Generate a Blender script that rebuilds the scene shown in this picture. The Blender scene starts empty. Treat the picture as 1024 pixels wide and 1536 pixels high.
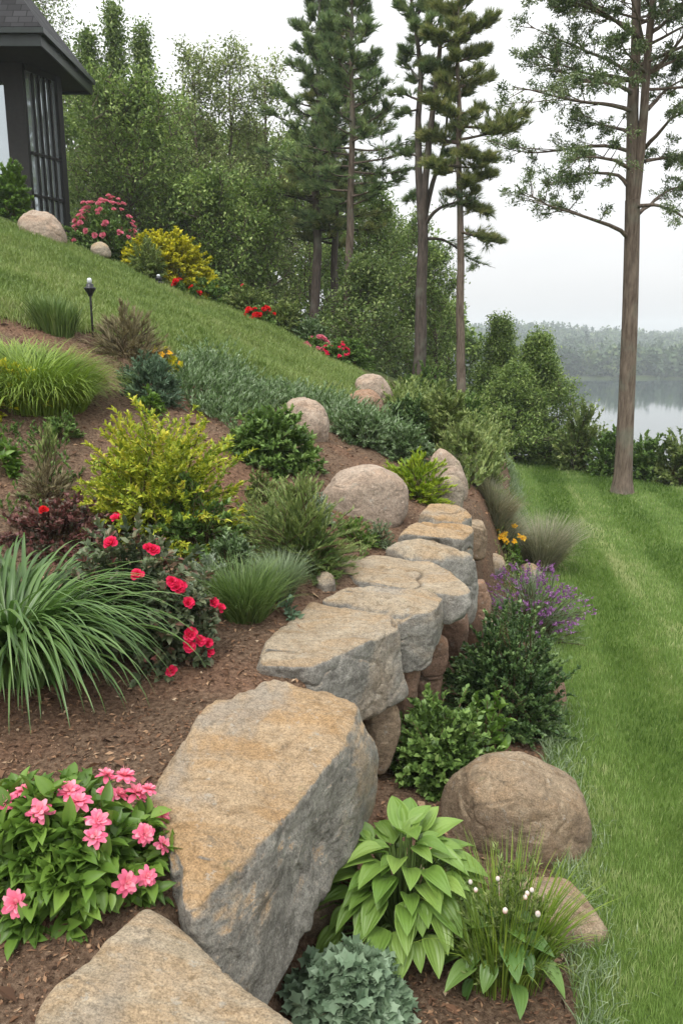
import bpy, bmesh, math, random
import numpy as np
from mathutils import Vector

# ------------------------------------------------------------------ camera, sky, sun, exposure
SC = bpy.context.scene
COL = SC.collection
F_PX, HOR, EYE = 1200.0, 500.0, 1.6
PITCH = math.atan((768 - HOR) / F_PX)
CT, ST = math.cos(PITCH), math.sin(PITCH)
cam_d = bpy.data.cameras.new('camera')
cam_d.sensor_fit = 'VERTICAL'
cam_d.sensor_height = 36.0
cam_d.lens = F_PX / 1536 * 36.0
cam_d.clip_start = 0.05
cam_d.clip_end = 6000
cam = bpy.data.objects.new('camera', cam_d)
COL.objects.link(cam)
cam.location = (0, 0, EYE)
cam.rotation_euler = (math.pi / 2 - PITCH, 0, 0)
SC.camera = cam

SUN_EL, SUN_AZ = math.radians(58), math.radians(205)      # azimuth clockwise from +Y
world = bpy.data.worlds.new('World')
SC.world = world
world.use_nodes = True
wn = world.node_tree
wn.nodes.clear()
w_out = wn.nodes.new('ShaderNodeOutputWorld')
w_bg = wn.nodes.new('ShaderNodeBackground')
w_bg.inputs['Strength'].default_value = 0.1
sky = wn.nodes.new('ShaderNodeTexSky')
sky.sky_type = 'NISHITA'
sky.sun_disc = False
sky.sun_elevation = SUN_EL
sky.sun_rotation = SUN_AZ
sky.dust_density = 4.0
w_tc = wn.nodes.new('ShaderNodeTexCoord')
w_map = wn.nodes.new('ShaderNodeMapping')
w_map.inputs['Scale'].default_value = (1.2, 1.2, 4.5)
w_no = wn.nodes.new('ShaderNodeTexNoise')
w_no.inputs['Scale'].default_value = 1.3
w_no.inputs['Detail'].default_value = 5
w_rmp = wn.nodes.new('ShaderNodeValToRGB')
w_rmp.color_ramp.elements[0].position = 0.3
w_rmp.color_ramp.elements[0].color = (.93, .945, .96, 1)
w_rmp.color_ramp.elements[1].position = 0.7
w_rmp.color_ramp.elements[1].color = (1.07, 1.07, 1.07, 1)
w_mix = wn.nodes.new('ShaderNodeMix')
w_mix.data_type = 'RGBA'
w_mix.inputs[0].default_value = 0.93
wn.links.new(w_tc.outputs['Generated'], w_map.inputs['Vector'])
wn.links.new(w_map.outputs[0], w_no.inputs['Vector'])
wn.links.new(w_no.outputs[0], w_rmp.inputs[0])
wn.links.new(sky.outputs[0], w_mix.inputs[6])
w_sep = wn.nodes.new('ShaderNodeSeparateXYZ')
w_el = wn.nodes.new('ShaderNodeMapRange')            # overcast luminance rises from the horizon to the zenith
w_el.inputs[1].default_value, w_el.inputs[2].default_value, w_el.inputs[3].default_value, w_el.inputs[4].default_value = 0.0, 1.0, 5.0, 17.0
w_mul = wn.nodes.new('ShaderNodeVectorMath')
w_mul.operation = 'SCALE'
wn.links.new(w_tc.outputs['Generated'], w_sep.inputs[0])
wn.links.new(w_sep.outputs[2], w_el.inputs[0])
wn.links.new(w_rmp.outputs[0], w_mul.inputs[0])
wn.links.new(w_el.outputs[0], w_mul.inputs['Scale'])
wn.links.new(w_mul.outputs[0], w_mix.inputs[7])
wn.links.new(w_mix.outputs[2], w_bg.inputs['Color'])
wn.links.new(w_bg.outputs[0], w_out.inputs['Surface'])

sun_d = bpy.data.lights.new('sun', 'SUN')
sun_d.energy = 1.5
sun_d.angle = math.radians(22)
sun_d.color = (1.0, 0.96, 0.9)
sun = bpy.data.objects.new('sun', sun_d)
COL.objects.link(sun)
_sd = Vector((math.sin(SUN_AZ) * math.cos(SUN_EL), math.cos(SUN_AZ) * math.cos(SUN_EL), math.sin(SUN_EL)))
sun.rotation_euler = _sd.to_track_quat('Z', 'Y').to_euler()
SC.view_settings.view_transform = 'Standard'
SC.view_settings.look = 'None'
SC.view_settings.gamma = 1
SC.view_settings.exposure = 0.72

cy = SC.cycles
cy.use_denoising = True
cy.max_bounces = 6
cy.diffuse_bounces = 3
cy.glossy_bounces = 2
cy.transmission_bounces = 4
cy.transparent_max_bounces = 6
cy.volume_bounces = 2
cy.caustics_reflective = False
cy.caustics_refractive = False

# ------------------------------------------------------------------ helpers
rng = np.random.default_rng(7)
def rs(seed):
    return np.random.default_rng(seed)

def norm(a):
    return a / (np.linalg.norm(a, axis=-1, keepdims=True) + 1e-9)

def ray(u, v):
    xc = (u - 512) / F_PX; yc = (768 - v) / F_PX
    return np.array([xc, CT + yc * ST, -ST + yc * CT])

def at(u, v, y):                      # point at world distance y seen in that direction of the photograph
    d = ray(u, v)
    return np.array([0, 0, EYE]) + d * (y / d[1])

def _hash(i, j, k, s):
    n = (i * 374761393 + j * 668265263 + k * 1274126177 + s * 144269) & 0xFFFFFFFF
    n = ((n ^ (n >> 13)) * 1274126177) & 0xFFFFFFFF
    n = (n ^ (n >> 16)) & 0xFFFFFFFF
    return n / 4294967295.0

def vnoise(P, s=0):
    P = np.asarray(P, float)
    I = np.floor(P).astype(np.int64); f = P - I
    f = f * f * f * (f * (f * 6 - 15) + 10)
    r = 0
    for a in (0, 1):
        for b in (0, 1):
            for c in (0, 1):
                w = (f[..., 0] if a else 1 - f[..., 0]) * (f[..., 1] if b else 1 - f[..., 1]) * (f[..., 2] if c else 1 - f[..., 2])
                r = r + w * _hash(I[..., 0] + a, I[..., 1] + b, I[..., 2] + c, s)
    return r * 2 - 1

def fbm(P, freq=1.0, octv=4, s=0, gain=0.5):
    P = np.asarray(P, float) * freq
    r, a = 0, 1.0
    for o in range(octv):
        r = r + a * vnoise(P + o * 17.3, s + o)
        P = P * 2.03; a *= gain
    return r

def n2(x, y, freq, octv=3, s=0):
    return fbm(np.stack([x, y, np.zeros_like(x)], -1), freq, octv, s)

def tag(o, label=None, cat=None, group=None, kind=None):
    if label: o['label'] = label
    if cat: o['category'] = cat
    if group: o['group'] = group
    if kind: o['kind'] = kind
    return o

def thing(name, label, cat, loc, group=None):
    o = bpy.data.objects.new(name, None)
    o.empty_display_size = 0.1
    COL.objects.link(o)
    o.location = tuple(float(c) for c in loc)
    return tag(o, label, cat, group)

class Geo:
    def __init__(self):
        self.V, self.F, self.M, self.T, self.n = [], [], [], [], 0
    def add(self, V, F, mat=0, tint=0.5):
        V = np.asarray(V, float).reshape(-1, 3); F = np.asarray(F, np.int64)
        self.V.append(V); self.F.append(F + self.n); self.M.append(np.full(len(F), mat, np.int32))
        t = np.asarray(tint, float)
        self.T.append(np.full(len(V), float(t)) if t.ndim == 0 else t)
        self.n += len(V)
        return self
    def mesh(self, name, mats, origin=(0, 0, 0), smooth=True):
        me = bpy.data.meshes.new(name)
        V = np.concatenate(self.V) - np.asarray(origin, float)
        me.vertices.add(len(V)); me.vertices.foreach_set('co', V.astype(np.float32).ravel())
        loops = np.concatenate([f.ravel() for f in self.F]).astype(np.int32)
        tot = np.concatenate([np.full(len(f), f.shape[1], np.int32) for f in self.F])
        start = np.concatenate([[0], np.cumsum(tot)[:-1]]).astype(np.int32)
        me.loops.add(len(loops)); me.loops.foreach_set('vertex_index', loops)
        me.polygons.add(len(tot)); me.polygons.foreach_set('loop_start', start)
        me.polygons.foreach_set('material_index', np.concatenate(self.M))
        me.polygons.foreach_set('use_smooth', np.full(len(tot), smooth))
        a = me.attributes.new('tint', 'FLOAT', 'POINT')
        a.data.foreach_set('value', np.concatenate(self.T).astype(np.float32))
        me.update(calc_edges=True)
        for m in (mats if isinstance(mats, (list, tuple)) else [mats]):
            me.materials.append(m)
        return me
    def build(self, name, mats, parent=None, origin=None, smooth=True):
        if origin is None:
            origin = parent.location if parent else (0, 0, 0)
        me = self.mesh(name, mats, origin, smooth)
        o = bpy.data.objects.new(name, me)
        COL.objects.link(o)
        if parent: o.parent = parent
        else: o.location = tuple(float(c) for c in origin)
        return o

_lb = [(0, 0)] + [(.5 + r_ * math.cos(a), r_ * math.sin(a)) for a, r_ in ((-2.5, .42), (-2.0, .3), (-1.35, .55), (-.75, .34), (0, .55), (.75, .34), (1.35, .55), (2.0, .3), (2.5, .42))]
LOBED = (np.array([[x, y, -.35 * y * y + .05 * x] for x, y in _lb] + [[.45, 0, -.04]]), np.array([[i, (i + 1) % 10, 10] for i in range(10)]))
LEAF4 = (np.array([[0, 0, 0], [.45, -.5, .1], [1, 0, -.05], [.45, .5, .1]]), np.array([[0, 1, 2, 3]]))
LEAF6 = (np.array([[0, 0, 0], [.22, -.36, .05], [.58, -.46, .06], [1, 0, -.16], [.58, .46, .06], [.22, .36, .05], [.4, 0, -.03]]),
         np.array([[0, 1, 6], [1, 2, 6], [2, 3, 6], [3, 4, 6], [4, 5, 6], [5, 0, 6]]))
_t = []; _f = []
for i in range(9):
    a = i * 2.399; tilt = .25 + .45 * ((i * .618) % 1)
    d = np.array([math.cos(tilt), math.sin(tilt) * math.cos(a), math.sin(tilt) * math.sin(a)])
    sd = np.array([0, -math.sin(a), math.cos(a)]) * .042
    b = np.array([-.25 + .3 * ((i * .377) % 1), 0, 0])
    _t += [b - sd, b + sd, b + d]; _f.append([3 * i, 3 * i + 1, 3 * i + 2])
TUFT = (np.array(_t), np.array(_f))

def leaf_grid(nx, ny, wfun, cup, arch, ripple=0):
    V = []
    for i in range(nx + 1):
        t = i / nx
        for j in range(ny + 1):
            q = j / ny * 2 - 1
            w = wfun(t)
            z = cup * abs(q) ** 1.5 * w - arch * t * t + ripple * math.cos(q * 15.7) * w
            V.append([t - .12 * arch * t * t, q * .5 * w, z])
    Fq = [[i * (ny + 1) + j, (i + 1) * (ny + 1) + j, (i + 1) * (ny + 1) + j + 1, i * (ny + 1) + j + 1] for i in range(nx) for j in range(ny)]
    return np.array(V), np.array(Fq)

BROAD = leaf_grid(8, 16, lambda t: (math.sin(math.pi * min(1, t ** .75)) ** .75 if 0 < t < 1 else 0.0) * (1 - .25 * t) + .02, .16, .38, .022)
OVAL = leaf_grid(4, 2, lambda t: (math.sin(math.pi * t ** .85) ** .8 if 0 < t < 1 else 0.0) + .02, .22, .22)
PETAL = leaf_grid(4, 4, lambda t: (math.sin(math.pi * min(1, .08 + t * .84) ** 1.15) ** .7), .12, .25, .05)
RPETAL = leaf_grid(4, 4, lambda t: (.25 + .75 * min(1, t * 1.8)) * (1 - max(0, t - .75) * 1.8), .35, -.12, .03)

def scatter(g, T, pos, xd, zh, L, W=None, mat=0, tint=None, r=None):
    n = len(pos)
    if n == 0: return
    L = np.broadcast_to(np.asarray(L, float), (n,)); W = L if W is None else np.broadcast_to(np.asarray(W, float), (n,))
    x = norm(xd); y = norm(np.cross(zh, x)); z = np.cross(x, y)
    V0, F0 = T
    V = pos[:, None] + V0[None, :, :1] * x[:, None] * L[:, None, None] + V0[None, :, 1:2] * y[:, None] * W[:, None, None] \
        + V0[None, :, 2:3] * z[:, None] * L[:, None, None]
    F = F0[None] + (np.arange(n) * len(V0))[:, None, None]
    tint = (r or rng).random(n) if tint is None else np.broadcast_to(np.asarray(tint, float), (n,))
    g.add(V.reshape(-1, 3), F.reshape(-1, F0.shape[1]), mat, np.repeat(tint, len(V0)))

def tubes(g, P, R, sides=5, mat=0, tint=.5):
    P = np.asarray(P, float); R = np.asarray(R, float)
    n, m, _ = P.shape
    T = norm(np.gradient(P, axis=1))
    ref = np.where(np.abs(norm(P[:, -1] - P[:, 0])[:, 2:3]) > .8, np.array([[1.0, 0, 0]]), np.array([[0, 0, 1.0]]))[:, None]
    a = norm(np.cross(T, np.broadcast_to(ref, T.shape))); b = np.cross(T, a)
    th = np.arange(sides) / sides * 2 * math.pi
    V = P[:, :, None] + R[:, :, None, None] * (a[:, :, None] * np.cos(th)[None, None, :, None] + b[:, :, None] * np.sin(th)[None, None, :, None])
    i, j = np.meshgrid(np.arange(m - 1), np.arange(sides), indexing='ij')
    f = np.stack([i * sides + j, i * sides + (j + 1) % sides, (i + 1) * sides + (j + 1) % sides, (i + 1) * sides + j], -1).reshape(-1, 4)
    F = f[None] + (np.arange(n) * m * sides)[:, None, None]
    g.add(V.reshape(-1, 3), F.reshape(-1, 4), mat, tint)

def strips(g, base, az, L, W, a0, a1, m=6, mat=0, tint=None, r=None, twist=0.5, pw=1.2, fold=0.0):
    r = r or rng; n = len(base)
    t = (np.arange(m) + .5) / m
    ang = a0[:, None] + (a1 - a0)[:, None] * t[None] ** pw
    dh = np.stack([np.cos(az), np.sin(az), np.zeros(n)], -1)
    d = np.sin(ang)[..., None] * dh[:, None] + np.cos(ang)[..., None] * np.array([0, 0, 1.0])
    P = np.concatenate([np.zeros((n, 1, 3)), np.cumsum(d * (L / m)[:, None, None], 1)], 1) + base[:, None]
    tw = az + math.pi / 2 + r.normal(0, twist, n)
    sd = np.stack([np.cos(tw), np.sin(tw), np.zeros(n)], -1)
    tt = np.arange(m + 1) / m
    wp = np.minimum(1, .55 + tt * 2) * (1 - tt ** 2.2) + .03
    off = sd[:, None] * (W[:, None] * wp[None] * .5)[..., None]
    if tint is None: tint = r.random(n)
    if fold:
        nrm = np.cross(np.concatenate([d[:, :1], d], 1), sd[:, None])
        mid = P - nrm * (W[:, None] * wp[None] * fold)[..., None]
        V = np.stack([P - off, mid, P + off], 2)
        i = np.arange(m)
        f = np.concatenate([np.stack([i * 3, i * 3 + 1, i * 3 + 4, i * 3 + 3], -1), np.stack([i * 3 + 1, i * 3 + 2, i * 3 + 5, i * 3 + 4], -1)])
        k = 3
    else:
        V = np.stack([P - off, P + off], 2)
        i = np.arange(m)
        f = np.stack([i * 2, i * 2 + 1, i * 2 + 3, i * 2 + 2], -1); k = 2
    F = f[None] + (np.arange(n) * (m + 1) * k)[:, None, None]
    g.add(V.reshape(-1, 3), F.reshape(-1, 4), mat, np.repeat(tint, (m + 1) * k))

def bx(g, x0, x1, y0, y1, z0, z1, mat=0):
    V = [(x, y, z) for z in (z0, z1) for y in (y0, y1) for x in (x0, x1)]
    g.add(V, [[0, 2, 3, 1], [4, 5, 7, 6], [0, 1, 5, 4], [2, 6, 7, 3], [0, 4, 6, 2], [1, 3, 7, 5]], mat)

def lathe(g, prof, c, seg=16, mat=0):
    th = np.arange(seg) / seg * 2 * math.pi
    V = np.array([[c[0] + r * math.cos(t), c[1] + r * math.sin(t), c[2] + z] for r, z in prof for t in th])
    F = [[i * seg + j, i * seg + (j + 1) % seg, (i + 1) * seg + (j + 1) % seg, (i + 1) * seg + j] for i in range(len(prof) - 1) for j in range(seg)]
    g.add(V, F, mat)

# ------------------------------------------------------------------ materials
class NT:
    def __init__(self, name):
        self.m = bpy.data.materials.new(name); self.m.use_nodes = True
        self.t = self.m.node_tree; self.t.nodes.clear()
        self.out = self.t.nodes.new('ShaderNodeOutputMaterial')
    def n(self, typ, **kw):
        nd = self.t.nodes.new('ShaderNode' + typ)
        for k, v in kw.items(): setattr(nd, k, v)
        return nd
    def l(self, a, b): self.t.links.new(a, b)
    def put(self, sock, v):
        if hasattr(v, 'is_output') or isinstance(v, bpy.types.NodeSocket): self.l(v, sock)
        else: sock.default_value = (*v, 1) if isinstance(v, tuple) and len(v) == 3 and sock.type == 'RGBA' else v
    def noise(self, vec, scale, detail=4, rough=.55, dist=0):
        nd = self.n('TexNoise'); nd.inputs['Scale'].default_value = scale; nd.inputs['Detail'].default_value = detail
        nd.inputs['Roughness'].default_value = rough; nd.inputs['Distortion'].default_value = dist
        if vec is not None: self.l(vec, nd.inputs['Vector'])
        return nd.outputs[0]
    def ramp(self, fac, stops):
        nd = self.n('ValToRGB'); cr = nd.color_ramp
        while len(cr.elements) < len(stops): cr.elements.new(.5)
        for e, (p, c) in zip(cr.elements, stops):
            e.position = p; e.color = (*c, 1) if not isinstance(c, (int, float)) else (c, c, c, 1)
        self.l(fac, nd.inputs[0]); return nd.outputs[0]
    def mix(self, fac, a, b, mode='MIX'):
        nd = self.n('Mix', data_type='RGBA', blend_type=mode)
        self.put(nd.inputs[0], fac); self.put(nd.inputs[6], a); self.put(nd.inputs[7], b); return nd.outputs[2]
    def math(self, op, a, b=0.0, c=None, clamp=False):
        nd = self.n('Math', operation=op, use_clamp=clamp); self.put(nd.inputs[0], a); self.put(nd.inputs[1], b)
        if c is not None: self.put(nd.inputs[2], c)
        return nd.outputs[0]
    def sstep(self, v, lo, hi):
        nd = self.n('MapRange', interpolation_type='SMOOTHSTEP'); self.put(nd.inputs[0], v)
        nd.inputs[1].default_value = lo; nd.inputs[2].default_value = hi; return nd.outputs[0]
    def bump(self, h, strength, dist, prev=None):
        nd = self.n('Bump'); nd.inputs['Strength'].default_value = strength; nd.inputs['Distance'].default_value = dist
        self.l(h, nd.inputs['Height'])
        if prev is not None: self.l(prev, nd.inputs['Normal'])
        return nd.outputs[0]
    def bsdf(self, color, rough=.7, normal=None, spec=.3, metal=0.0):
        b = self.n('BsdfPrincipled'); self.put(b.inputs['Base Color'], color); self.put(b.inputs['Roughness'], rough)
        b.inputs['Specular IOR Level'].default_value = spec; b.inputs['Metallic'].default_value = metal
        if normal is not None: self.l(normal, b.inputs['Normal'])
        return b.outputs[0]
    def done(self, sh): self.l(sh, self.out.inputs['Surface']); return self.m

def objvec(b):
    tc = b.n('TexCoord'); oi = b.n('ObjectInfo')
    va = b.n('VectorMath', operation='MULTIPLY_ADD'); va.inputs[1].default_value = (1, 1, 1)
    cx = b.n('CombineXYZ'); m = b.math('MULTIPLY', oi.outputs['Random'], 37.0)
    for i in range(3): b.l(m, cx.inputs[i])
    b.l(tc.outputs['Object'], va.inputs[0]); b.l(cx.outputs[0], va.inputs[2])
    return va.outputs[0]

def rock_mat(name, top_a, top_b, rust, side_a, side_b, rust_amt=.45, edge=.5):
    b = NT(name); v = objvec(b)
    mp = b.n('Mapping'); mp.inputs['Rotation'].default_value = (.2, .15, .5); mp.inputs['Scale'].default_value = (1.0, 2.6, 3.0); b.l(v, mp.inputs['Vector'])
    va = mp.outputs[0]
    n1 = b.noise(va, 2.0, 8, .65, .8); n2_ = b.noise(v, 7, 9, .7); n3 = b.noise(v, 150, 4, .75); n4 = b.noise(v, 1.7, 6, .6, .6)
    n5 = b.noise(v, 42, 7, .75); n6 = b.noise(va, 5, 9, .75, .5)
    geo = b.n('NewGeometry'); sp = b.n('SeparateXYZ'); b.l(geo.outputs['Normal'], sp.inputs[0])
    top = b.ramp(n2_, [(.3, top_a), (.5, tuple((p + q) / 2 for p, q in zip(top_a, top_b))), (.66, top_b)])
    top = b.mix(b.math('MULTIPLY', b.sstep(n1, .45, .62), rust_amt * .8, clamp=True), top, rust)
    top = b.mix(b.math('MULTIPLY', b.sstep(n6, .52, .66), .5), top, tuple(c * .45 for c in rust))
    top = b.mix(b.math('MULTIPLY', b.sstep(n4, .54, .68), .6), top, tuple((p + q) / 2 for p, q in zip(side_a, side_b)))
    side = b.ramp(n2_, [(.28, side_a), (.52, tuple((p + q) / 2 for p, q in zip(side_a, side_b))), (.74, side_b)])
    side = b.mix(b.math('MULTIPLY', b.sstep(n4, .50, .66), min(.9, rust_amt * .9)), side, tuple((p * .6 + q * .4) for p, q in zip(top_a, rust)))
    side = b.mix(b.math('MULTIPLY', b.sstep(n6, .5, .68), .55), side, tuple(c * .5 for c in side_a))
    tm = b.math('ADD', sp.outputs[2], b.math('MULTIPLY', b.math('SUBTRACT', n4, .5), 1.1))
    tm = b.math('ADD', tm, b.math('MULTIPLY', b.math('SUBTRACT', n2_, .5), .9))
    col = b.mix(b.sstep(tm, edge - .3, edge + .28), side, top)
    # grain of the stone, pale crystals and lichen
    col = b.mix(.9, col, b.ramp(n3, [(.30, .42), (.5, 1.0), (.70, 1.5)]), 'MULTIPLY')
    col = b.mix(.85, col, b.ramp(n5, [(.30, .5), (.52, 1.0), (.72, 1.22)]), 'MULTIPLY')
    col = b.mix(b.math('MULTIPLY', b.sstep(b.noise(v, 17, 9, .8), .57, .64), .45), col, (.37, .365, .32))
    col = b.mix(b.math('MULTIPLY', b.sstep(b.noise(v, 6.5, 9, .82, 1.0), .57, .64), .5), col, (.085, .075, .06))
    col = b.mix(b.math('MULTIPLY', b.sstep(b.noise(v, 4.1, 8, .75, .5), .62, .70), .35), col, (.12, .13, .05))
    at_ = b.n('Attribute', attribute_name='tint')
    col = b.mix(b.math('MULTIPLY', b.sstep(at_.outputs['Fac'], .5, 1.0), .7), col, (.06, .045, .03))
    nm = b.bump(n5, .6, .014, b.bump(n3, .7, .004, b.bump(n2_, .7, .035)))
    return b.done(b.bsdf(col, .9, nm, .25))

def leaf_mat(name, cols, rough=.45, trans=.28, spec=.35, big=.25, gain=1.0):
    cols = [tuple(c * gain for c in q) for q in cols]
    b = NT(name)
    at_ = b.n('Attribute', attribute_name='tint')
    tc = b.n('TexCoord')
    no = b.noise(tc.outputs['Object'], 6, 2)
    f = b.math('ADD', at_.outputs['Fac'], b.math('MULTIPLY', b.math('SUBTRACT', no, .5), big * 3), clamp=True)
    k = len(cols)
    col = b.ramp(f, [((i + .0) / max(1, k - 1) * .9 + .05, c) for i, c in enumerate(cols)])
    p = b.bsdf(col, rough, None, spec)
    tr = b.n('BsdfTranslucent'); tcol = b.mix(.6, col, (.9, 1.0, .35), 'MULTIPLY'); b.l(b.mix(.5, col, tcol), tr.inputs['Color'])
    mx = b.n('MixShader'); mx.inputs[0].default_value = trans; b.l(p, mx.inputs[1]); b.l(tr.outputs[0], mx.inputs[2])
    return b.done(mx.outputs[0])

def plain_mat(name, col, rough=.6, spec=.4, metal=0.0, var=.25, scale=20, bump=.2):
    b = NT(name); v = objvec(b); n = b.noise(v, scale, 5, .6)
    c = b.mix(1.0, col, b.ramp(n, [(.3, 1 - var), (.7, 1 + var)]), 'MULTIPLY')
    return b.done(b.bsdf(c, rough, b.bump(n, bump, .01) if bump else None, spec, metal))

def bark_mat(name, a, c):
    b = NT(name); v = objvec(b)
    mp = b.n('Mapping'); mp.inputs['Scale'].default_value = (9, 9, 1.6); b.l(v, mp.inputs['Vector'])
    n = b.noise(mp.outputs[0], 2.2, 6, .65); n2_ = b.noise(v, 2, 3)
    col = b.ramp(n, [(.3, a), (.7, c)])
    col = b.mix(b.math('MULTIPLY', b.sstep(n2_, .5, .7), .5), col, (.16, .17, .13))
    return b.done(b.bsdf(col, .9, b.bump(n, .8, .03), .15))

M = {}
M['rock_tan'] = rock_mat('rock_tan', (.27, .19, .11), (.39, .29, .18), (.30, .175, .07), (.11, .10, .085), (.37, .35, .305), .7, .5)
M['rock_grey'] = rock_mat('rock_grey', (.25, .195, .13), (.36, .30, .215), (.29, .175, .075), (.125, .115, .10), (.38, .365, .325), .5, .55)
M['rock_pale'] = rock_mat('rock_pale', (.28, .225, .15), (.39, .325, .235), (.37, .22, .09), (.22, .18, .135), (.33, .29, .23), .4, .5)
M['rock_pink'] = rock_mat('rock_pink', (.31, .235, .175), (.41, .335, .265), (.34, .20, .115), (.26, .195, .145), (.35, .29, .23), .4, .45)
M['rock_brown'] = rock_mat('rock_brown', (.20, .145, .09), (.32, .25, .17), (.23, .13, .06), (.15, .105, .07), (.24, .185, .125), .45, .5)
M['rock_red'] = rock_mat('rock_red', (.24, .155, .105), (.33, .225, .155), (.30, .13, .05), (.17, .105, .072), (.28, .18, .125), .5, .5)

def mulch_mat():
    b = NT('mulch_soil'); tc = b.n('TexCoord'); v = tc.outputs['Object']
    at_ = b.n('Attribute', attribute_name='tint')
    n1 = b.noise(v, 45, 6, .7); n2_ = b.noise(v, 1.1, 3); n3 = b.noise(v, 160, 3, .7)
    c = b.ramp(n1, [(.3, (.05, .03, .02)), (.5, (.155, .103, .068)), (.7, (.29, .205, .14))])
    c = b.mix(b.sstep(n2_, .45, .65), c, b.ramp(n1, [(.3, (.075, .043, .029)), (.7, (.31, .18, .115))]))
    c = b.mix(.6, c, b.ramp(n3, [(.3, .5), (.7, 1.4)]), 'MULTIPLY')
    fl = b.ramp(b.noise(v, .8, 6, .65), [(.35, (.03, .045, .012)), (.6, (.06, .085, .025)), (.75, (.07, .06, .03))])
    c = b.mix(at_.outputs['Fac'], c, fl)
    return b.done(b.bsdf(c, .95, b.bump(n3, .7, .01, b.bump(n1, .9, .03)), .1))
M['mulch'] = mulch_mat()
def turf_mat(name, a, c, d):
    b = NT(name); tc = b.n('TexCoord'); v = tc.outputs['Object']
    n1 = b.noise(v, 70, 4, .7); n2_ = b.noise(v, 1.3, 4, .6)
    col = b.ramp(n1, [(.3, a), (.7, c)])
    col = b.mix(b.math('MULTIPLY', b.sstep(n2_, .42, .68), .6), col, d)
    return b.done(b.bsdf(col, .9, b.bump(n1, .8, .02), .1))
M['turf'] = turf_mat('turf', (.05, .09, .016), (.095, .15, .03), (.11, .165, .04))
M['hill_turf'] = turf_mat('hill_turf', (.07, .10, .025), (.13, .17, .05), (.15, .18, .06))
M['lawn_blade'] = leaf_mat('lawn_blade', [(.052, .098, .018), (.088, .148, .030), (.125, .19, .045), (.23, .26, .11)], .5, .3, gain=1.430)
M['hill_blade'] = leaf_mat('hill_blade', [(.08, .13, .025), (.13, .19, .045), (.19, .245, .07), (.27, .28, .13)], .55, .3, gain=1.176)
M['chip'] = leaf_mat('chip', [(.035, .021, .014), (.125, .07, .043), (.21, .12, .07), (.31, .20, .12), (.42, .32, .22)], .9, 0, .1, .2)
M['bark_grey'] = bark_mat('bark_grey', (.06, .042, .032), (.21, .165, .13))
M['bark_dark'] = bark_mat('bark_dark', (.04, .033, .028), (.12, .095, .08))
M['stem'] = plain_mat('stem', (.10, .075, .04), .8, .2)
M['stem_green'] = plain_mat('stem_green', (.11, .17, .045), .6, .3)
# leaves
M['decid'] = leaf_mat('decid', [(.035, .06, .014), (.07, .11, .026), (.115, .16, .04), (.18, .225, .075)], .55, .3, gain=2.083)
M['decid_pale'] = leaf_mat('decid_pale', [(.06, .085, .028), (.115, .15, .05), (.18, .215, .085), (.26, .29, .13)], .55, .3, gain=1.725)
M['poplar'] = leaf_mat('poplar', [(.045, .075, .02), (.085, .13, .035), (.13, .175, .055), (.2, .24, .09)], .55, .3, gain=1.674)
M['pine'] = leaf_mat('pine', [(.025, .045, .018), (.05, .08, .03), (.085, .115, .045), (.12, .15, .06)], .6, .3, gain=2.497)
M['pine_warm'] = leaf_mat('pine_warm', [(.03, .045, .014), (.065, .085, .025), (.11, .125, .04), (.17, .165, .06)], .6, .3, gain=2.232)
M['airy'] = leaf_mat('airy', [(.035, .06, .025), (.07, .105, .042), (.12, .155, .07), (.17, .20, .10)], .55, .25, gain=1.700)
M['far'] = leaf_mat('far', [(.02, .04, .018), (.04, .07, .028), (.07, .105, .038), (.11, .14, .05)], .7, .15, gain=1.2)
M['spirea'] = leaf_mat('spirea', [(.16, .24, .025), (.30, .36, .03), (.44, .46, .045), (.60, .52, .07)], .5, .3, gain=1.064)
M['lime'] = leaf_mat('lime', [(.17, .28, .025), (.30, .40, .03), (.42, .48, .05)], .5, .3)
M['yellow_leaf'] = leaf_mat('yellow_leaf', [(.16, .18, .015), (.36, .34, .02), (.54, .48, .03)], .5, .3, gain=1.417)
M['mid_green'] = leaf_mat('mid_green', [(.045, .085, .02), (.085, .15, .034), (.14, .22, .055), (.2, .28, .09)], .42, .25, gain=1.322)
M['fresh'] = leaf_mat('fresh', [(.07, .14, .022), (.125, .225, .035), (.18, .29, .05)], .4, .3, gain=0.990)
M['dark_green'] = leaf_mat('dark_green', [(.02, .045, .014), (.045, .085, .026), (.08, .13, .04), (.12, .18, .06)], .4, .22, gain=1.438)
M['olive'] = leaf_mat('olive', [(.055, .085, .022), (.105, .145, .04), (.165, .205, .065), (.23, .26, .10)], .5, .28, gain=1.518)
M['silver'] = leaf_mat('silver', [(.12, .165, .105), (.20, .255, .175), (.32, .38, .29), (.46, .50, .43)], .6, .2, gain=1.1)
M['grey_green'] = leaf_mat('grey_green', [(.055, .10, .032), (.10, .165, .055), (.165, .22, .125), (.27, .33, .22)], .55, .22, gain=1.3)
M['blue_green'] = leaf_mat('blue_green', [(.06, .105, .06), (.11, .175, .105), (.17, .245, .155)], .55, .22, gain=1.2)
M['hosta'] = leaf_mat('hosta', [(.14, .255, .045), (.20, .33, .065), (.27, .40, .09)], .38, .3, .4, gain=0.9)
M['hosta_dark'] = leaf_mat('hosta_dark', [(.07, .15, .035), (.11, .21, .05), (.17, .28, .07)], .38, .28, .4)
M['strap'] = leaf_mat('strap', [(.045, .10, .022), (.08, .16, .035), (.125, .22, .055), (.17, .27, .085)], .35, .28, .45, gain=0.920)
M['grass_lime'] = leaf_mat('grass_lime', [(.09, .155, .02), (.16, .24, .032), (.24, .32, .05)], .5, .3, gain=1.15)
M['grass_mid'] = leaf_mat('grass_mid', [(.06, .11, .025), (.11, .175, .045), (.17, .24, .075)], .5, .28)
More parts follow.
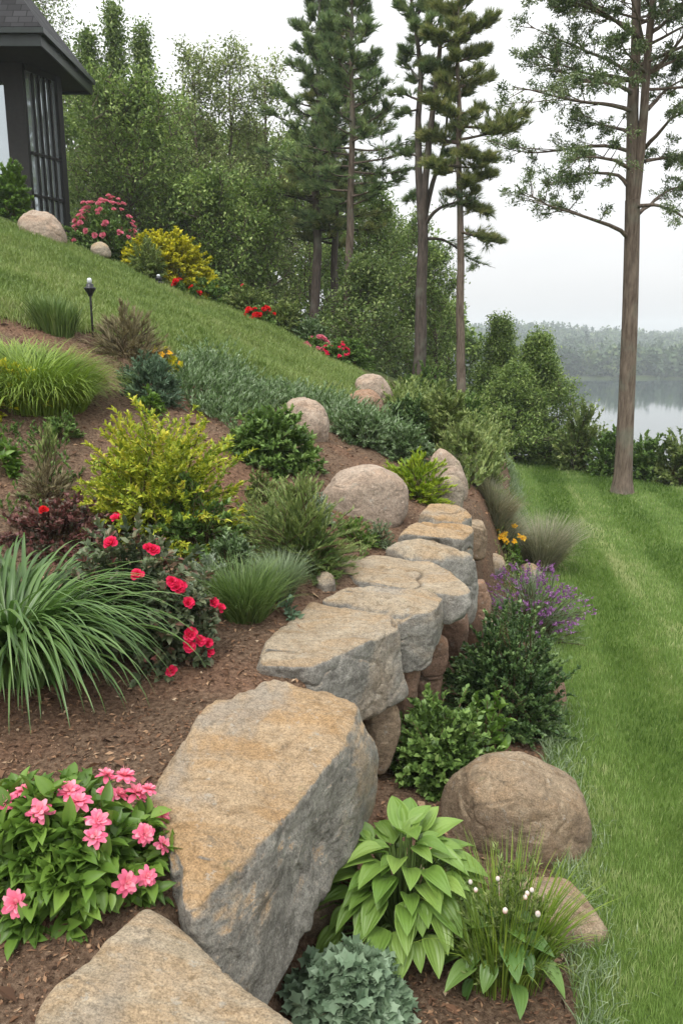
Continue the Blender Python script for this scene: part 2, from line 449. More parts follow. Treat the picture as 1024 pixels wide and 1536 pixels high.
M['grass_blue'] = leaf_mat('grass_blue', [(.085, .125, .06), (.14, .19, .10), (.22, .27, .16)], .5, .28, gain=1.3)
M['straw'] = leaf_mat('straw', [(.13, .11, .055), (.22, .19, .10), (.33, .28, .17)], .7, .2)
M['rosered_leaf'] = leaf_mat('rosered_leaf', [(.035, .055, .028), (.07, .095, .045), (.12, .14, .075), (.16, .06, .05)], .45, .2, gain=1.3)
M['burgundy'] = leaf_mat('burgundy', [(.06, .06, .035), (.13, .045, .042), (.17, .07, .06), (.15, .15, .09)], .5, .2)
# petals
def petal(name, cols): return leaf_mat(name, cols, .55, .35, .2, .1)
M['feather'] = leaf_mat('feather', [(.15, .165, .095), (.23, .235, .15), (.32, .31, .21), (.42, .38, .28)], .6, .25)
M['ivy'] = leaf_mat('ivy', [(.13, .20, .12), (.20, .29, .18), (.28, .37, .25)], .55, .22)
M['pink'] = petal('pink_petal', [(.72, .12, .23), (.86, .22, .34), (.92, .40, .48)])
M['hotpink'] = petal('hotpink_petal', [(.62, .015, .075), (.80, .03, .12), (.85, .08, .19)])
M['red'] = petal('red_petal', [(.48, .006, .012), (.68, .014, .02), (.78, .04, .04)])
M['rosepink'] = petal('rosepink_petal', [(.55, .10, .17), (.68, .2, .28), (.75, .4, .44)])
M['purple'] = petal('purple_petal', [(.18, .06, .21), (.28, .11, .31), (.40, .22, .42)])
M['orange'] = petal('orange_petal', [(.72, .34, .01), (.82, .46, .02), (.85, .58, .05)])
M['white'] = petal('white_petal', [(.7, .66, .62), (.8, .78, .75), (.8, .62, .6)])
M['bud'] = petal('bud_petal', [(.7, .3, .3), (.8, .62, .55), (.82, .78, .74)])

# ------------------------------------------------------------------ terrain
def wl(y): return np.interp(y, [-6, .4, 1.5, 2.0, 2.5, 3.1, 4.2, 4.7, 5.0, 5.74, 6.35, 8, 10, 14, 17, 22, 40], [.6, .35, .02, -.22, -.14, .04, .3, .53, .72, .92, 1.1, 1.35, 1.7, 2.4, 3.0, 4, 8])
def xl(y): return .9 + (np.maximum(y, 1.2) - 2.5) * .18
def kk(y): return np.interp(y, [0, 1.5, 3, 4.6, 6, 8, 10, 14, 17.5], [.04, .05, .08, .2, .3, .43, .47, .5, .55])
LAKE_Z = -15.0
def height(x, y):
    x = np.asarray(x, float); y = np.asarray(y, float)
    yc = np.minimum(y, 14.5)
    w = wl(yc)
    s = np.clip(w - x, -3, 9)
    left = (s - .02 * s * s) * kk(yc) - np.interp(y, [1.95, 2.4, 4.5, 7], [.17, .09, .09, 0])
    left = left - np.clip(y - 14.5, 0, 8) * np.interp(x, [-5, -3, 3], [0, .13, .1])
    left = left + np.clip(s, 0, 1) * (n2(x, y, .9, 3, 5) * .07 + n2(x, y, 4.0, 2, 9) * .018)
    e = xl(y); lz = -.95 - .025 * (y - 2.5) - .03 * np.clip(x - e, 0, None) - .006 * np.clip(x - e - 2.5, 0, None) ** 2
    wd = w - np.interp(y, [5, 7.5], [.36, 0])
    wid = np.interp(y, [7, 10, 14, 18], [.3, .9, 1.4, 1.6])
    t = np.clip((x - wd) / wid, 0, 1); t = t * t * (3 - 2 * t)
    q = np.clip((x - w) / np.maximum(e - w, .2), 0, 1)
    base = -.84 - .012 * (y - 2.5) + (lz + .84 + .012 * (y - 2.5)) * q + (q < 1) * n2(x, y, 3, 2, 3) * .025
    z = left * (1 - t) + t * np.where(q < 1, base, lz)
    z = z - .145 * np.clip(y - np.interp(x, [3, 7], [21, 16.5]), 0, None)
    z = np.maximum(z, -18 - .2 * np.sin(x * .1))
    shore = np.maximum(255, 276 + 22 * n2(x, y * 0, .008, 2, 21))
    far = -18 + np.clip((y - shore) / 14, 0, 1) * 4.0 + np.clip(y - shore, 0, 420) * .037 + np.clip((y - shore) / 160, 0, 1) * 11 * n2(x, y, .0065, 3, 33)
    return np.where(y > 250, far, z)

_tt = np.arange(.6, 80, .01)
def ground(u, v):
    d = ray(u, v); P = np.array([0, 0, EYE]) + d[None] * _tt[:, None]
    below = P[:, 2] < height(P[:, 0], P[:, 1])
    i = int(np.argmax(below)) if below.any() else len(_tt) - 1
    return P[i]

def hz(x, y): return float(height(np.array(x), np.array(y)))

def axis(segs):
    out = []
    for a, b, st in segs: out.append(np.arange(a, b, st))
    return np.concatenate(out)
xs = axis([(-700, -100, 40), (-100, -30, 6), (-30, -8, 1), (-8, -3.5, .18), (-3.5, 3.5, .055), (3.5, 9, .18), (9, 30, 1), (30, 100, 6), (100, 901, 40)])
ys = axis([(-60, -6, 6), (-6, .5, .5), (.5, 8, .055), (8, 23, .16), (23, 60, 1.5), (60, 250, 10), (250, 460, 6), (460, 840, 19)])
X, Y = np.meshgrid(xs, ys); Z = height(X, Y)
g = Geo()
ny, nx = X.shape
idx = np.arange(ny * nx).reshape(ny, nx)
zone = np.clip((Y - 13.2) / 1.2, 0, 1)
zone = np.maximum(zone, np.clip((X - xl(Y)) / .5, 0, 1) * (Y > 14))
g.add(np.stack([X, Y, Z], -1), np.stack([idx[:-1, :-1], idx[:-1, 1:], idx[1:, 1:], idx[1:, :-1]], -1).reshape(-1, 4), 0, zone.ravel())
tag(g.build('ground', M['mulch']), kind='structure')

# lawn sheet on the lower terrace
def lawn_end(x): return np.interp(x, [0, 4.2, 6.5, 9, 14], [21, 20.2, 15.6, 14.6, 14])
yy = np.concatenate([np.arange(-5, 8, .12), np.arange(8, 21.4, .2)])
qq = np.linspace(0, 1, 70) ** 1.4
LX, LY = [], []
for y_ in yy:
    e = float(xl(y_)) + .05 * float(n2(np.array(y_), np.array(0.), 1.7, 3, 44))
    LX.append(e + qq * 13); LY.append(np.full_like(qq, y_))
LX = np.array(LX); LY = np.array(LY)
keep = LY < lawn_end(LX)
g = Geo(); idx = np.arange(LX.size).reshape(LX.shape)
fq = np.stack([idx[:-1, :-1], idx[:-1, 1:], idx[1:, 1:], idx[1:, :-1]], -1)[keep[1:, 1:]]
g.add(np.stack([LX, LY, height(LX, LY) + .018], -1), fq.reshape(-1, 4))
tag(g.build('lawn', M['turf']), kind='structure')

# hill lawn on the slope
_hl = np.array([ground(u, v)[:2] for u, v in ((-260, 440), (0, 478), (70, 492), (170, 505), (250, 528), (350, 562), (450, 592), (530, 612))])
_o = np.argsort(_hl[:, 0]); _hl = _hl[_o]
def hill_low(x): return np.interp(x, _hl[:, 0], _hl[:, 1])
HX1 = float(_hl[-1, 0]) + .3
def hill_high(x): return np.interp(x, [-9, -5.5, -3, -1, HX1], [14.2, 14.0, 14.7, 14.4, 13.2])
hx = np.arange(-10, HX1, .12); hq = np.linspace(0, 1, 46)
HX = np.repeat(hx[:, None], len(hq), 1); HY = hill_low(HX) + (hill_high(HX) - hill_low(HX)) * hq[None]
g = Geo(); idx = np.arange(HX.size).reshape(HX.shape)
g.add(np.stack([HX, HY, height(HX, HY) + .018], -1), np.stack([idx[:-1, :-1], idx[1:, :-1], idx[1:, 1:], idx[:-1, 1:]], -1).reshape(-1, 4))
tag(g.build('hillside_lawn', M['hill_turf']), kind='structure')

# lake
b = NT('lake_water'); tc = b.n('TexCoord')
mp = b.n('Mapping'); mp.inputs['Scale'].default_value = (.35, .12, 1); b.l(tc.outputs['Object'], mp.inputs['Vector'])
M['water'] = b.done(b.bsdf((.03, .045, .045), .06, b.bump(b.noise(mp.outputs[0], 1.0, 4), .05, .2), .5))
g = Geo(); g.add([(-700, 60, LAKE_Z), (860, 60, LAKE_Z), (860, 470, LAKE_Z), (-700, 470, LAKE_Z)], [[0, 1, 2, 3]])
tag(g.build('lake', M['water']), kind='structure')

# ------------------------------------------------------------------ stones
_ico = {}
def ico(n):
    if n not in _ico:
        bm = bmesh.new(); bmesh.ops.create_icosphere(bm, subdivisions=n, radius=1)
        _ico[n] = (np.array([v.co[:] for v in bm.verts]), np.array([[v.index for v in f.verts] for f in bm.faces])); bm.free()
    return _ico[n]

def rock(name, label, pts, mat, sub=6, p=14, amp=.05, freq=3.0, seed=0, strata=0.0, group=None, cat='stone', facet=16):
    pts = np.asarray(pts, float)
    bm = bmesh.new()
    for q in pts: bm.verts.new(q)
    bmesh.ops.convex_hull(bm, input=bm.verts)
    bm.normal_update()
    fs = [(np.array(f.normal[:]), np.array(f.verts[0].co[:]), f.calc_area()) for f in bm.faces]
    lo, hi = pts.min(0), pts.max(0); c = (lo + hi) / 2 * .6 + pts.mean(0) * .4
    bm.free()
    fs.sort(key=lambda a: -a[2]); N, D = [], []
    for nrm, co, ar in fs:
        dd = float(np.dot(nrm, co - c))
        if dd <= .005: continue
        if any(np.dot(nrm, m) > .97 for m in N): continue
        N.append(nrm); D.append(dd)
    N = np.array(N); D = np.array(D)
    rf = rs(seed + 3000)
    for nrm in norm(rf.normal(size=(facet, 3)) * np.array([1, 1, .6])):
        if nrm[2] > .75: continue
        N = np.concatenate([N, nrm[None]]); D = np.append(D, np.max((pts - c) @ nrm) * rf.uniform(.8, .95))
    S, Fc = ico(sub)
    dims = (hi - lo) / 2
    d = norm(S * dims)
    q = np.maximum(0, d @ N.T / D[None])
    r = (q ** p).sum(1) ** (-1 / p)
    V = d * r[:, None]
    ext = V.max(0) - V.min(0); V = V * ((hi - lo) / ext); V = V - (V.max(0) + V.min(0)) / 2 + (lo + hi) / 2 - c
    size = float(np.mean(dims))
    Pn = V + seed * 11.7
    nz = fbm(Pn, freq / max(size, .05) * .35, 3, seed) * amp
    rid = 1 - np.abs(fbm(Pn + 5, freq / max(size, .05) * .5, 3, seed + 3)); rid = np.clip(rid - .75, 0, 1) * amp * -1.6
    fine = fbm(Pn, 22, 4, seed + 9, .6) * amp * .09 + fbm(Pn, 9, 3, seed + 19) * amp * .22
    st = 0
    if strata:
        h = V[:, 2] + V[:, 0] * .25 + .05 * fbm(Pn, 3, 2, seed + 5)
        st = strata * (np.abs((h / .055 + fbm(Pn, 4, 2, 8)) % 1 - .5) - .25)
    wv = V + .06 * np.stack([vnoise(Pn * 9, 1), vnoise(Pn * 9, 2), vnoise(Pn * 9, 3)], -1) * size
    cz = np.abs(fbm(wv * np.array([1.0, 1.5, 2.2]) + seed, .75 / max(size, .1) * .5, 2, seed + 31)); gate = np.clip(fbm(Pn, 1.2 / max(size, .1) * .4, 2, seed + 41) * 2 + .35, 0, 1)
    ck = np.clip(1 - cz / .035, 0, 1) * np.clip(gate, 0, 1) * (1.0 if p > 20 else .12)
    chip = np.round(fbm(Pn, 5.5, 2, seed + 51) * 3) / 3 * .012
    V = V + d * (nz * size + rid * size + fine * size + st * size + chip * size - ck * (.02 + .03 * size))[:, None]
    g = Geo(); g.add(V + c, Fc, 0, .5 + .5 * ck)
    o = g.build(name, mat, origin=(c[0], c[1], lo[2]))
    return tag(o, label, cat, group)

def slab(tops, th, inset=.92, extra=(), tilt=0):
    T = np.array([ (lambda d: np.array([0, 0, EYE]) + d * ((z - EYE) / d[2]))(ray(u, v)) for u, v, z in tops])
    c = T.mean(0)
    B = c + (T - c) * np.array([inset, inset, 1]); B[:, 2] -= th
    E = [at(u, v, y) for u, v, y in extra]
    return np.concatenate([T, B] + ([np.array(E)] if E else []))

WS = 'stones of the dry wall'
rock('wall_stone', 'largest rust-brown wall stone with a tall grey front face, beside the hosta',
     slab([(222, 1168, .05), (262, 1090, .07), (300, 1042, .09), (375, 1004, .1), (470, 1022, .07), (522, 1056, .03), (498, 1128, .0), (432, 1200, -.01), (337, 1325, -.02), (306, 1386, -.05), (248, 1368, -.02), (236, 1290, .03)], .56, .93,
          [(566, 1135, 3.28), (565, 1188, 3.36), (480, 1330, 2.7), (420, 1462, 2.33)]), M['rock_tan'], 8, 34, .08, 3.4, 3, .012, WS)
rock('wall_stone', 'pale tan sloping stone at the bottom edge of the photo, below the pink flowers',
     slab([(232, 1352, -.06), (262, 1368, -.08), (345, 1432, -.1), (462, 1536, -.12), (520, 1640, -.14), (380, 1800, -.1), (150, 1800, -.02), (50, 1620, .0), (66, 1500, -.02), (100, 1450, -.02), (165, 1395, -.04)], .5, .95), M['rock_pale'], 8, 24, .05, 3.0, 11, 0, WS)
rock('wall_stone', 'second largest wall stone, tan top and whitish front, behind the largest one',
     slab([(374, 968, .06), (440, 908, .08), (470, 897, .08), (592, 920, .05), (606, 942, .02), (480, 1004, .0), (380, 1000, .04)], .42, .95,
          [(608, 1000, 4.2), (560, 1084, 3.95), (522, 1050, 3.8)]), M['rock_grey'], 8, 32, .06, 3.4, 5, .0, WS)
rock('wall_stone', 'block of flat-topped wall stone between the second largest stone and the long thin slab',
     slab([(482, 900, .08), (525, 882, .1), (640, 886, .07), (663, 902, .04), (655, 918, .02), (600, 925, .02)], .34, .96, [(612, 972, 4.55), (664, 945, 4.75)]), M['rock_grey'], 7, 32, .06, 3.5, 6, 0, WS)
rock('flat_stone', 'long thin slab reaching from the mulch to the wall edge',
     slab([(510, 842, .13), (560, 832, .14), (640, 842, .12), (694, 868, .08), (707, 886, .05), (690, 900, .03), (640, 888, .06), (540, 866, .1)], .17, .96), M['rock_grey'], 6, 26, .06, 3.5, 8, .0, WS)
rock('wall_stone', 'humped grey stone on the wall edge just behind the long thin slab',
     slab([(578, 822, .17), (612, 811, .2), (690, 819, .17), (712, 836, .1), (716, 856, .0), (640, 838, .14)], .4, .97, [(716, 888, 5.5)]), M['rock_grey'], 6, 11, .07, 3, 9, 0, WS)
rock('flat_stone', 'warm flat step stone behind the humped grey wall stone',
     slab([(598, 800, .24), (625, 780, .26), (695, 784, .23), (708, 796, .18), (690, 812, .15), (640, 806, .2)], .26, .97), M['rock_tan'], 6, 26, .06, 3, 12, 0, WS)
rock('flat_stone', 'farthest flat step stone of the wall, below the leaning boulder',
     slab([(628, 768, .3), (650, 755, .32), (700, 761, .28), (709, 774, .24), (690, 786, .2), (650, 780, .25)], .28, .97), M['rock_tan'], 6, 26, .06, 3, 14, 0, WS)

def px_rock(name, label, bb, y, mat, dy=1.0, sub=6, p=9, amp=.07, seed=0, skew=0.0, group=None, block=False, sink=.18, cat='stone'):
    u0, v0, u1, v1 = bb; r = rs(seed + 500)
    a = at((u0 + u1) / 2, v1, y); l_ = at(u0, (v0 + v1) / 2, y); r_ = at(u1, (v0 + v1) / 2, y)
    w = r_[0] - l_[0]; D = w * dy; w *= 1 + .4 * D / y; t = at((u0 + u1) / 2, v0, y + D * .42)
    h = max(t[2] - a[2], .25 * w); c = np.array([(l_[0] + r_[0]) / 2 * (1 + .4 * D / y), y + D * .45, (a[2] + t[2]) / 2 - h * sink / 2])
    P = []
    for zf, k in ((-.6, .95), (-.1, 1.0), (.36, .97), (.5, .8)) if block else ((-.5 - sink, .97), (-.2, 1.0), (.15, .86), (.38, .6), (.5, .3)):
        n = 7
        for i in range(n):
            an = (i + r.random() * .8) / n * 2 * math.pi
            kk_ = k * (1 - r.random() * .2)
            P.append(c + np.array([math.cos(an) * w / 2 * kk_ + skew * w * zf, math.sin(an) * w / 2 * dy * kk_, h * zf * (1 - r.random() * .08)]))
    return rock(name, label, P, mat, sub, 30 if block else p, amp, 3.0, seed, 0, group, cat, 26 if block else 16)

px_rock('wall_stone', 'rusty orange stone low in the wall under the humped grey stone', (672, 862, 742, 962), 5.6, M['rock_red'], .9, 6, 12, .07, 21, 0, WS, True)
px_rock('wall_stone', 'small pinkish block low in the wall under the flat-topped block', (656, 908, 704, 984), 5.1, M['rock_red'], .9, 5, 16, .06, 22, 0, WS, True)
px_rock('wall_stone', 'dark reddish stone leaning low in the wall beside the second largest stone', (598, 936, 674, 1056), 4.72, M['rock_red'], .8, 6, 12, .07, 23, .15, WS, True)
px_rock('wall_stone', 'narrow reddish stone wedged under the second largest stone', (574, 980, 632, 1080), 4.38, M['rock_red'], .9, 5, 14, .07, 24, .1, WS, True)
px_rock('wall_stone', 'brown stone low in the wall between the two largest stones', (530, 1040, 602, 1150), 4.0, M['rock_brown'], .9, 6, 12, .07, 25, .1, WS, True)
px_rock('wall_stone', 'dark brown stone at the foot of the largest stone, behind the hosta', (396, 1300, 520, 1490), 2.82, M['rock_brown'], .8, 6, 11, .08, 26, .1, WS, True)
px_rock('wall_stone', 'small stone at the end of the step stones, above the yellow flowers', (688, 776, 732, 834), 6.6, M['rock_brown'], .9, 5, 14, .07, 27, 0, WS, True)
px_rock('stone', 'small whitish stone at the wall foot beside the dense green bush', (722, 926, 750, 958), 5.5, M['rock_grey'], .9, 5, 10, .08, 28)

def hill_rock(name, label, bb, mat, **kw):
    u0, v0, u1, v1 = bb; G = ground((u0 + u1) / 2, v1)
    return px_rock(name, label, bb, G[1], mat, **kw)
BO = 'boulders in the garden'
hill_rock('boulder', 'big round brown boulder beside the lower lawn', (650, 1128, 898, 1300), M['rock_brown'], seed=33, p=16, sub=7, skew=-.08, group=BO, dy=.85, cat='boulder', amp=.055)
rock('boulder', 'low flat grey stone at the lawn edge behind the white-budded plant',
     slab([(720, 1316, -.8), (790, 1300, -.8), (850, 1306, -.81), (885, 1340, -.84), (912, 1392, -.9), (880, 1404, -.88), (800, 1380, -.82), (730, 1370, -.8)], .24, 1.04), M['rock_brown'], 6, 13, .07, 3, 32, 0, BO, 'boulder')
hill_rock('boulder', 'large smooth grey-pink boulder in the bed beside the lime-green bush', (468, 690, 622, 784), M['rock_pink'], seed=33, p=9, sub=7, group=BO, dy=.8, cat='boulder', amp=.05)
hill_rock('boulder', 'tan boulder half behind the rounded light green shrub', (403, 590, 500, 660), M['rock_pink'], seed=34, p=9, group=BO, dy=.8, cat='boulder')
hill_rock('boulder', 'topmost pinkish boulder on the shoulder of the slope', (526, 556, 596, 606), M['rock_pink'], seed=35, p=9, group=BO, dy=.8, cat='boulder')
hill_rock('boulder', 'low orange-tan boulder lying just in front of the topmost pinkish boulder', (512, 578, 578, 626), M['rock_red'], seed=36, p=9, group=BO, dy=.9, cat='boulder')
hill_rock('boulder', 'pale tall boulder leaning at the far end of the wall', (632, 664, 700, 742), M['rock_pink'], seed=37, p=11, skew=-.2, group=BO, dy=.8, cat='boulder')
hill_rock('boulder', 'lower pale boulder under the leaning one at the far end of the wall', (642, 708, 702, 762), M['rock_pale'], seed=38, p=11, group=BO, dy=.8, cat='boulder')
px_rock('boulder', 'sandy boulder on the hillside lawn under the dark house', (14, 308, 99, 362), 13.6, M['rock_pink'], seed=39, p=9, group=BO, cat='boulder')
px_rock('boulder', 'small flat whitish stone on the ridge near the yellow bush', (132, 361, 168, 380), 14.0, M['rock_pale'], seed=40, p=9, group=BO, cat='boulder', sub=5)
hill_rock('stone', 'small pale stone at the bed end of the tan wall stones', (468, 856, 506, 888), M['rock_grey'], seed=41, p=14, sub=5)
hill_rock('stone', 'reddish stone between the dense green bush and the lawn', (812, 1008, 852, 1066), M['rock_red'], seed=42, p=10, sub=5)
hill_rock('stone', 'tan stone in front of the yellow flowers at the wall foot', (722, 828, 762, 862), M['rock_tan'], seed=43, p=11, sub=5)
hill_rock('stone', 'pointed tan stone behind the purple flowers', (772, 842, 816, 880), M['rock_tan'], seed=44, p=11, sub=5)
# ------------------------------------------------------------------ shrubs, flowers, grasses
def hit_ell(u, v, c, r):
    d = ray(u, v); o = np.array([0, 0, EYE])
    dd = d / r; oo = (o - c) / r
    A = dd @ dd; B = dd @ oo; C = oo @ oo - 1
    disc = B * B - A * C
    t = (-B - math.sqrt(disc)) / A if disc > 0 else -B / A
    return o + d * t

def twigs(r, base, rad, n, low=-.1, lump=.22, seed=0, spread=.2, top=1.0):
    az = r.random(n) * 2 * math.pi; ze = low + (1 - low) * r.random(n) ** top
    d = np.stack([np.cos(az) * np.sqrt(np.clip(1 - ze ** 2, 0, 1)), np.sin(az) * np.sqrt(np.clip(1 - ze ** 2, 0, 1)), ze], -1)
    k = (1 + lump * fbm(d * 2.1 + seed * 3.1, 1, 3, seed)) * (.55 + .45 * r.random(n) ** .35)
    end = base + d * rad * k[:, None]
    st = base + np.stack([r.normal(0, spread, n) * rad[0], r.normal(0, spread, n) * rad[1], np.full(n, .0)], -1)
    st[:, 2] = height(st[:, 0], st[:, 1]) - .02
    end[:, 2] += np.clip(height(end[:, 0], end[:, 1]) - base[2], -.5, .5) * np.clip(1 - ze, 0, 1) * .85
    mid = st * .5 + end * .5; mid[:, 2] += .25 * np.abs(end[:, 2] - st[:, 2])
    mid[:, :2] = st[:, :2] * .65 + end[:, :2] * .35
    t = np.linspace(0, 1, 7)[None, :, None]
    return (1 - t) ** 2 * st[:, None] + 2 * t * (1 - t) * mid[:, None] + t ** 2 * end[:, None], d

def along(r, P, n, f0=.4, pw=.8):
    k, m, _ = P.shape
    f = f0 + (1 - f0) * r.random((k, n)) ** pw
    i = np.clip((f * (m - 1)).astype(int), 0, m - 2); w = f * (m - 1) - i
    K = np.arange(k)[:, None]
    pos = P[K, i] * (1 - w[..., None]) + P[K, i + 1] * w[..., None]
    tan = norm(P[K, i + 1] - P[K, i])
    return pos.reshape(-1, 3), tan.reshape(-1, 3), f.reshape(-1)

def foliage(g, r, P, rd, nl, leaf, T=LEAF6, f0=.4, ww=(.45, .8, .45, .35), mat=0, jit=.0, tipt=.35):
    pos, tan, f = along(r, P, nl, f0)
    n = len(pos); R_ = np.repeat(rd, nl, 0)
    rand = norm(r.normal(size=(n, 3)))
    d = tan * ww[0] + rand * ww[1] + R_ * ww[2] + np.array([0, 0, ww[3]])
    zh = R_ * .55 + np.array([0, 0, .8]) + norm(r.normal(size=(n, 3))) * .45
    if jit: pos = pos + r.normal(0, jit, (n, 3))
    L = leaf[0] * (.65 + .6 * r.random(n)); W = L * leaf[1]
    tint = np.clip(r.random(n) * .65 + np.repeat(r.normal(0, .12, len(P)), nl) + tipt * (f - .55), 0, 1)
    scatter(g, T, pos, d, zh, L, W, mat, tint)

def bbox_ell(bb, y=None, ryk=.85, vfoot=None):
    u0, v0, u1, v1 = bb; uc = (u0 + u1) / 2
    G = ground(uc, v1) if y is None else at(uc, v1, y)
    t = G[1] / ray(uc, v1)[1]
    rx = (u1 - u0) / 2 * t / F_PX
    ry = rx * ryk; yc = G[1] + ry * .75
    sc = yc / G[1]; rx *= sc
    x = at(uc, (v0 + v1) / 2, yc)[0]
    zb = hz(x, yc); zt = at(uc, v0, yc)[2]
    return np.array([x, yc, zb]), np.array([rx, ry, max(.06, zt - zb)]) * 1.1

FLOWER = {}
def flower_mesh(kind, mat, size, seed):
    key = (kind, mat, seed)
    if key in FLOWER: return FLOWER[key]
    r = rs(seed + 900); g = Geo()
    if kind == 'azalea':
        lay = [(8, .1, 1.0, .46), (7, .5, .86, .5), (6, .9, .68, .52), (4, 1.2, .5, .5)]; T = PETAL
    elif kind == 'rose':
        lay = [(6, .1, .8, .9), (6, .6, .7, .85), (5, 1.0, .55, .8), (3, 1.3, .45, .7)]; T = RPETAL
    else:
        lay = [(5, .25, .9, .7), (3, .9, .5, .6)]; T = PETAL
    heads = 1
    for h in range(heads):
        for n, el, L, w in lay:
            az = np.arange(n) / n * 2 * math.pi + r.random() * 6 + r.normal(0, .18, n); e = el + r.normal(0, .16, n)
            d = np.stack([np.cos(az) * np.cos(e), np.sin(az) * np.cos(e), np.sin(e)], -1)
            zh = np.stack([-np.cos(az) * np.sin(e), -np.sin(az) * np.sin(e), np.cos(e)], -1)
            Ls = size * .5 * L * (.85 + .3 * r.random(n))
            scatter(g, T, np.zeros((n, 3)) + d * size * .04, d, zh, Ls, Ls * w * 1.15, 0, np.clip(.3 + .4 * el / 1.3 + r.normal(0, .2, n), 0, 1))
        if kind == 'azalea':
            d = norm(np.array([0, 0, 1.2]) + r.normal(0, .35, (5, 3)))
            scatter(g, LEAF4, np.zeros((5, 3)), d, r.normal(size=(5, 3)), size * .5, size * .03, 0, 1.0)
    FLOWER[key] = g.mesh(kind, M[mat])
    return FLOWER[key]

def put_flower(kind, mat, p, direction, size, parent, seed, name='flower', scale=1.0):
    me = flower_mesh(kind, mat, size, seed % 4)
    o = bpy.data.objects.new(name, me); COL.objects.link(o)
    o.parent = parent; o.location = Vector(p) - Vector(parent.location)
    q = Vector(direction).to_track_quat('Z', 'Y')
    o.rotation_mode = 'QUATERNION'; o.rotation_quaternion = q
    o.scale = (scale,) * 3
    return o

def shrub(name, label, bb, mat, leaf, nt=110, nl=28, seed=0, T=LEAF6, y=None, cat='shrub', group=None, f0=.4, ww=(.45, .8, .45, .35),
          low=-.05, lump=.22, ryk=.85, stem='stem', flowers=None, spread=.2, top=1.0, tipt=.35, jit=0, sway=0, extra=None):
    r = rs(seed + 40); c, rad = bbox_ell(bb, y, ryk)
    root = thing(name, label, cat, c, group)
    P, d = twigs(r, c, rad, nt, low, lump, seed, spread, top)
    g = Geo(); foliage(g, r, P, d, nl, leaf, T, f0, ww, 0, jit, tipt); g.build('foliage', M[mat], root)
    g = Geo(); k = min(nt, 60); tubes(g, P[:k], np.linspace(.006, .002, 7)[None] * np.ones((k, 1)) * (.6 + rad[2]), 4); g.build('stems', M[stem], root)
    if flowers:
        fk, fm, size, pts = flowers
        if isinstance(pts, int):
            az = r.random(pts) * 2 * math.pi; ze = .25 + .7 * r.random(pts)
            dd = np.stack([np.cos(az) * np.sqrt(1 - ze ** 2), np.sin(az) * np.sqrt(1 - ze ** 2), ze], -1)
            P3 = [c + q * rad * (.98 + .1 * r.random()) for q in dd]
        else:
            P3 = [hit_ell(u, v, c, rad * 1.03) for u, v in pts]
        for i, p in enumerate(P3):
            dv = norm((p - c) / rad * np.array([1, 1, 1]) + np.array([0, -.45, .35]) + r.normal(0, .18, 3))
            put_flower(fk, fm, p, dv, size, root, seed + i, scale=float(.8 + .4 * r.random()))
    return root, c, rad

# --- bottom left: pink flowering plant
shrub('flowering_shrub', 'bushy bright green plant with pink ruffled flowers at the bottom left corner', (-70, 1205, 226, 1380), 'fresh', (.075, .48), 190, 16, 1, OVAL,
      f0=.5, ww=(.35, .7, .55, .05), low=-.05, ryk=.75, stem='stem_green', lump=.12, jit=.012,
      flowers=('azalea', 'pink', .068, [(160, 1163), (187, 1165), (178, 1193), (118, 1203), (60, 1217), (37, 1187), (147, 1232), (143, 1255), (217, 1252), (243, 1222), (244, 1268), (10, 1203), (190, 1325), (220, 1315), (25, 1355), (75, 1187), (105, 1187), (222, 1185), (216, 1250), (160, 1190), (205, 1190)]))
# --- strappy clump
def clump(name, label, bb, mat, n, width, seed, cat='grass clump', y=None, m=7, arch=(.05, 2.3), lean=(.1, .5), foot=.22, hk=1.25, fold=0, group=None, ryk=.85, straw=0, tw=.5):
    r = rs(seed + 70); c, rad = bbox_ell(bb, y, ryk)
    root = thing(name, label, cat, c, group)
    az = r.random(n) * 2 * math.pi; q = np.sqrt(r.random(n))
    base = c + np.stack([np.cos(az) * q * rad[0] * foot, np.sin(az) * q * rad[1] * foot, np.full(n, -.01)], -1)
    base[:, 2] = height(base[:, 0], base[:, 1]) - .01
    az2 = az + r.normal(0, .5, n)
    a1 = arch[0] + (arch[1] - arch[0]) * r.random(n) ** .8 * (.4 + .6 * q)
    a0 = lean[0] + (lean[1] - lean[0]) * q * r.random(n)
    Lk = (rad[2] * hk * .86) * (1 + .35 * np.clip(a1 / 2, 0, 1)) * (.6 + .5 * r.random(n))
    g = Geo(); strips(g, base, az2, Lk, width * (.6 + .6 * r.random(n)), a0, a1, m, 0, np.clip(r.normal(.5, .22, n), 0, 1), r, tw, 1.2, fold)
    g.build('blades', M[mat], root)
    if straw:
        k = straw; g = Geo(); az = r.random(k) * 6.28; q = np.sqrt(r.random(k))
        base = c + np.stack([np.cos(az) * q * rad[0] * foot * 1.2, np.sin(az) * q * rad[1] * foot * 1.2, np.zeros(k)], -1)
        strips(g, base, az, rad[2] * .9 * (.5 + .6 * r.random(k)), np.full(k, width * .7), np.full(k, .3), .6 + 1.8 * r.random(k), m, 0, None, r)
        g.build('dry_blades', M['straw'], root)
    return root, c, rad
clump('strap_leaf_clump', 'big clump of long arching strap leaves at the left edge', (-150, 812, 172, 1062), 'strap', 1000, .025, 2, 'plant', m=12, arch=(1.8, 2.9), lean=(.05, .5), foot=.36, hk=1.12, fold=.22, tw=.3, straw=14)
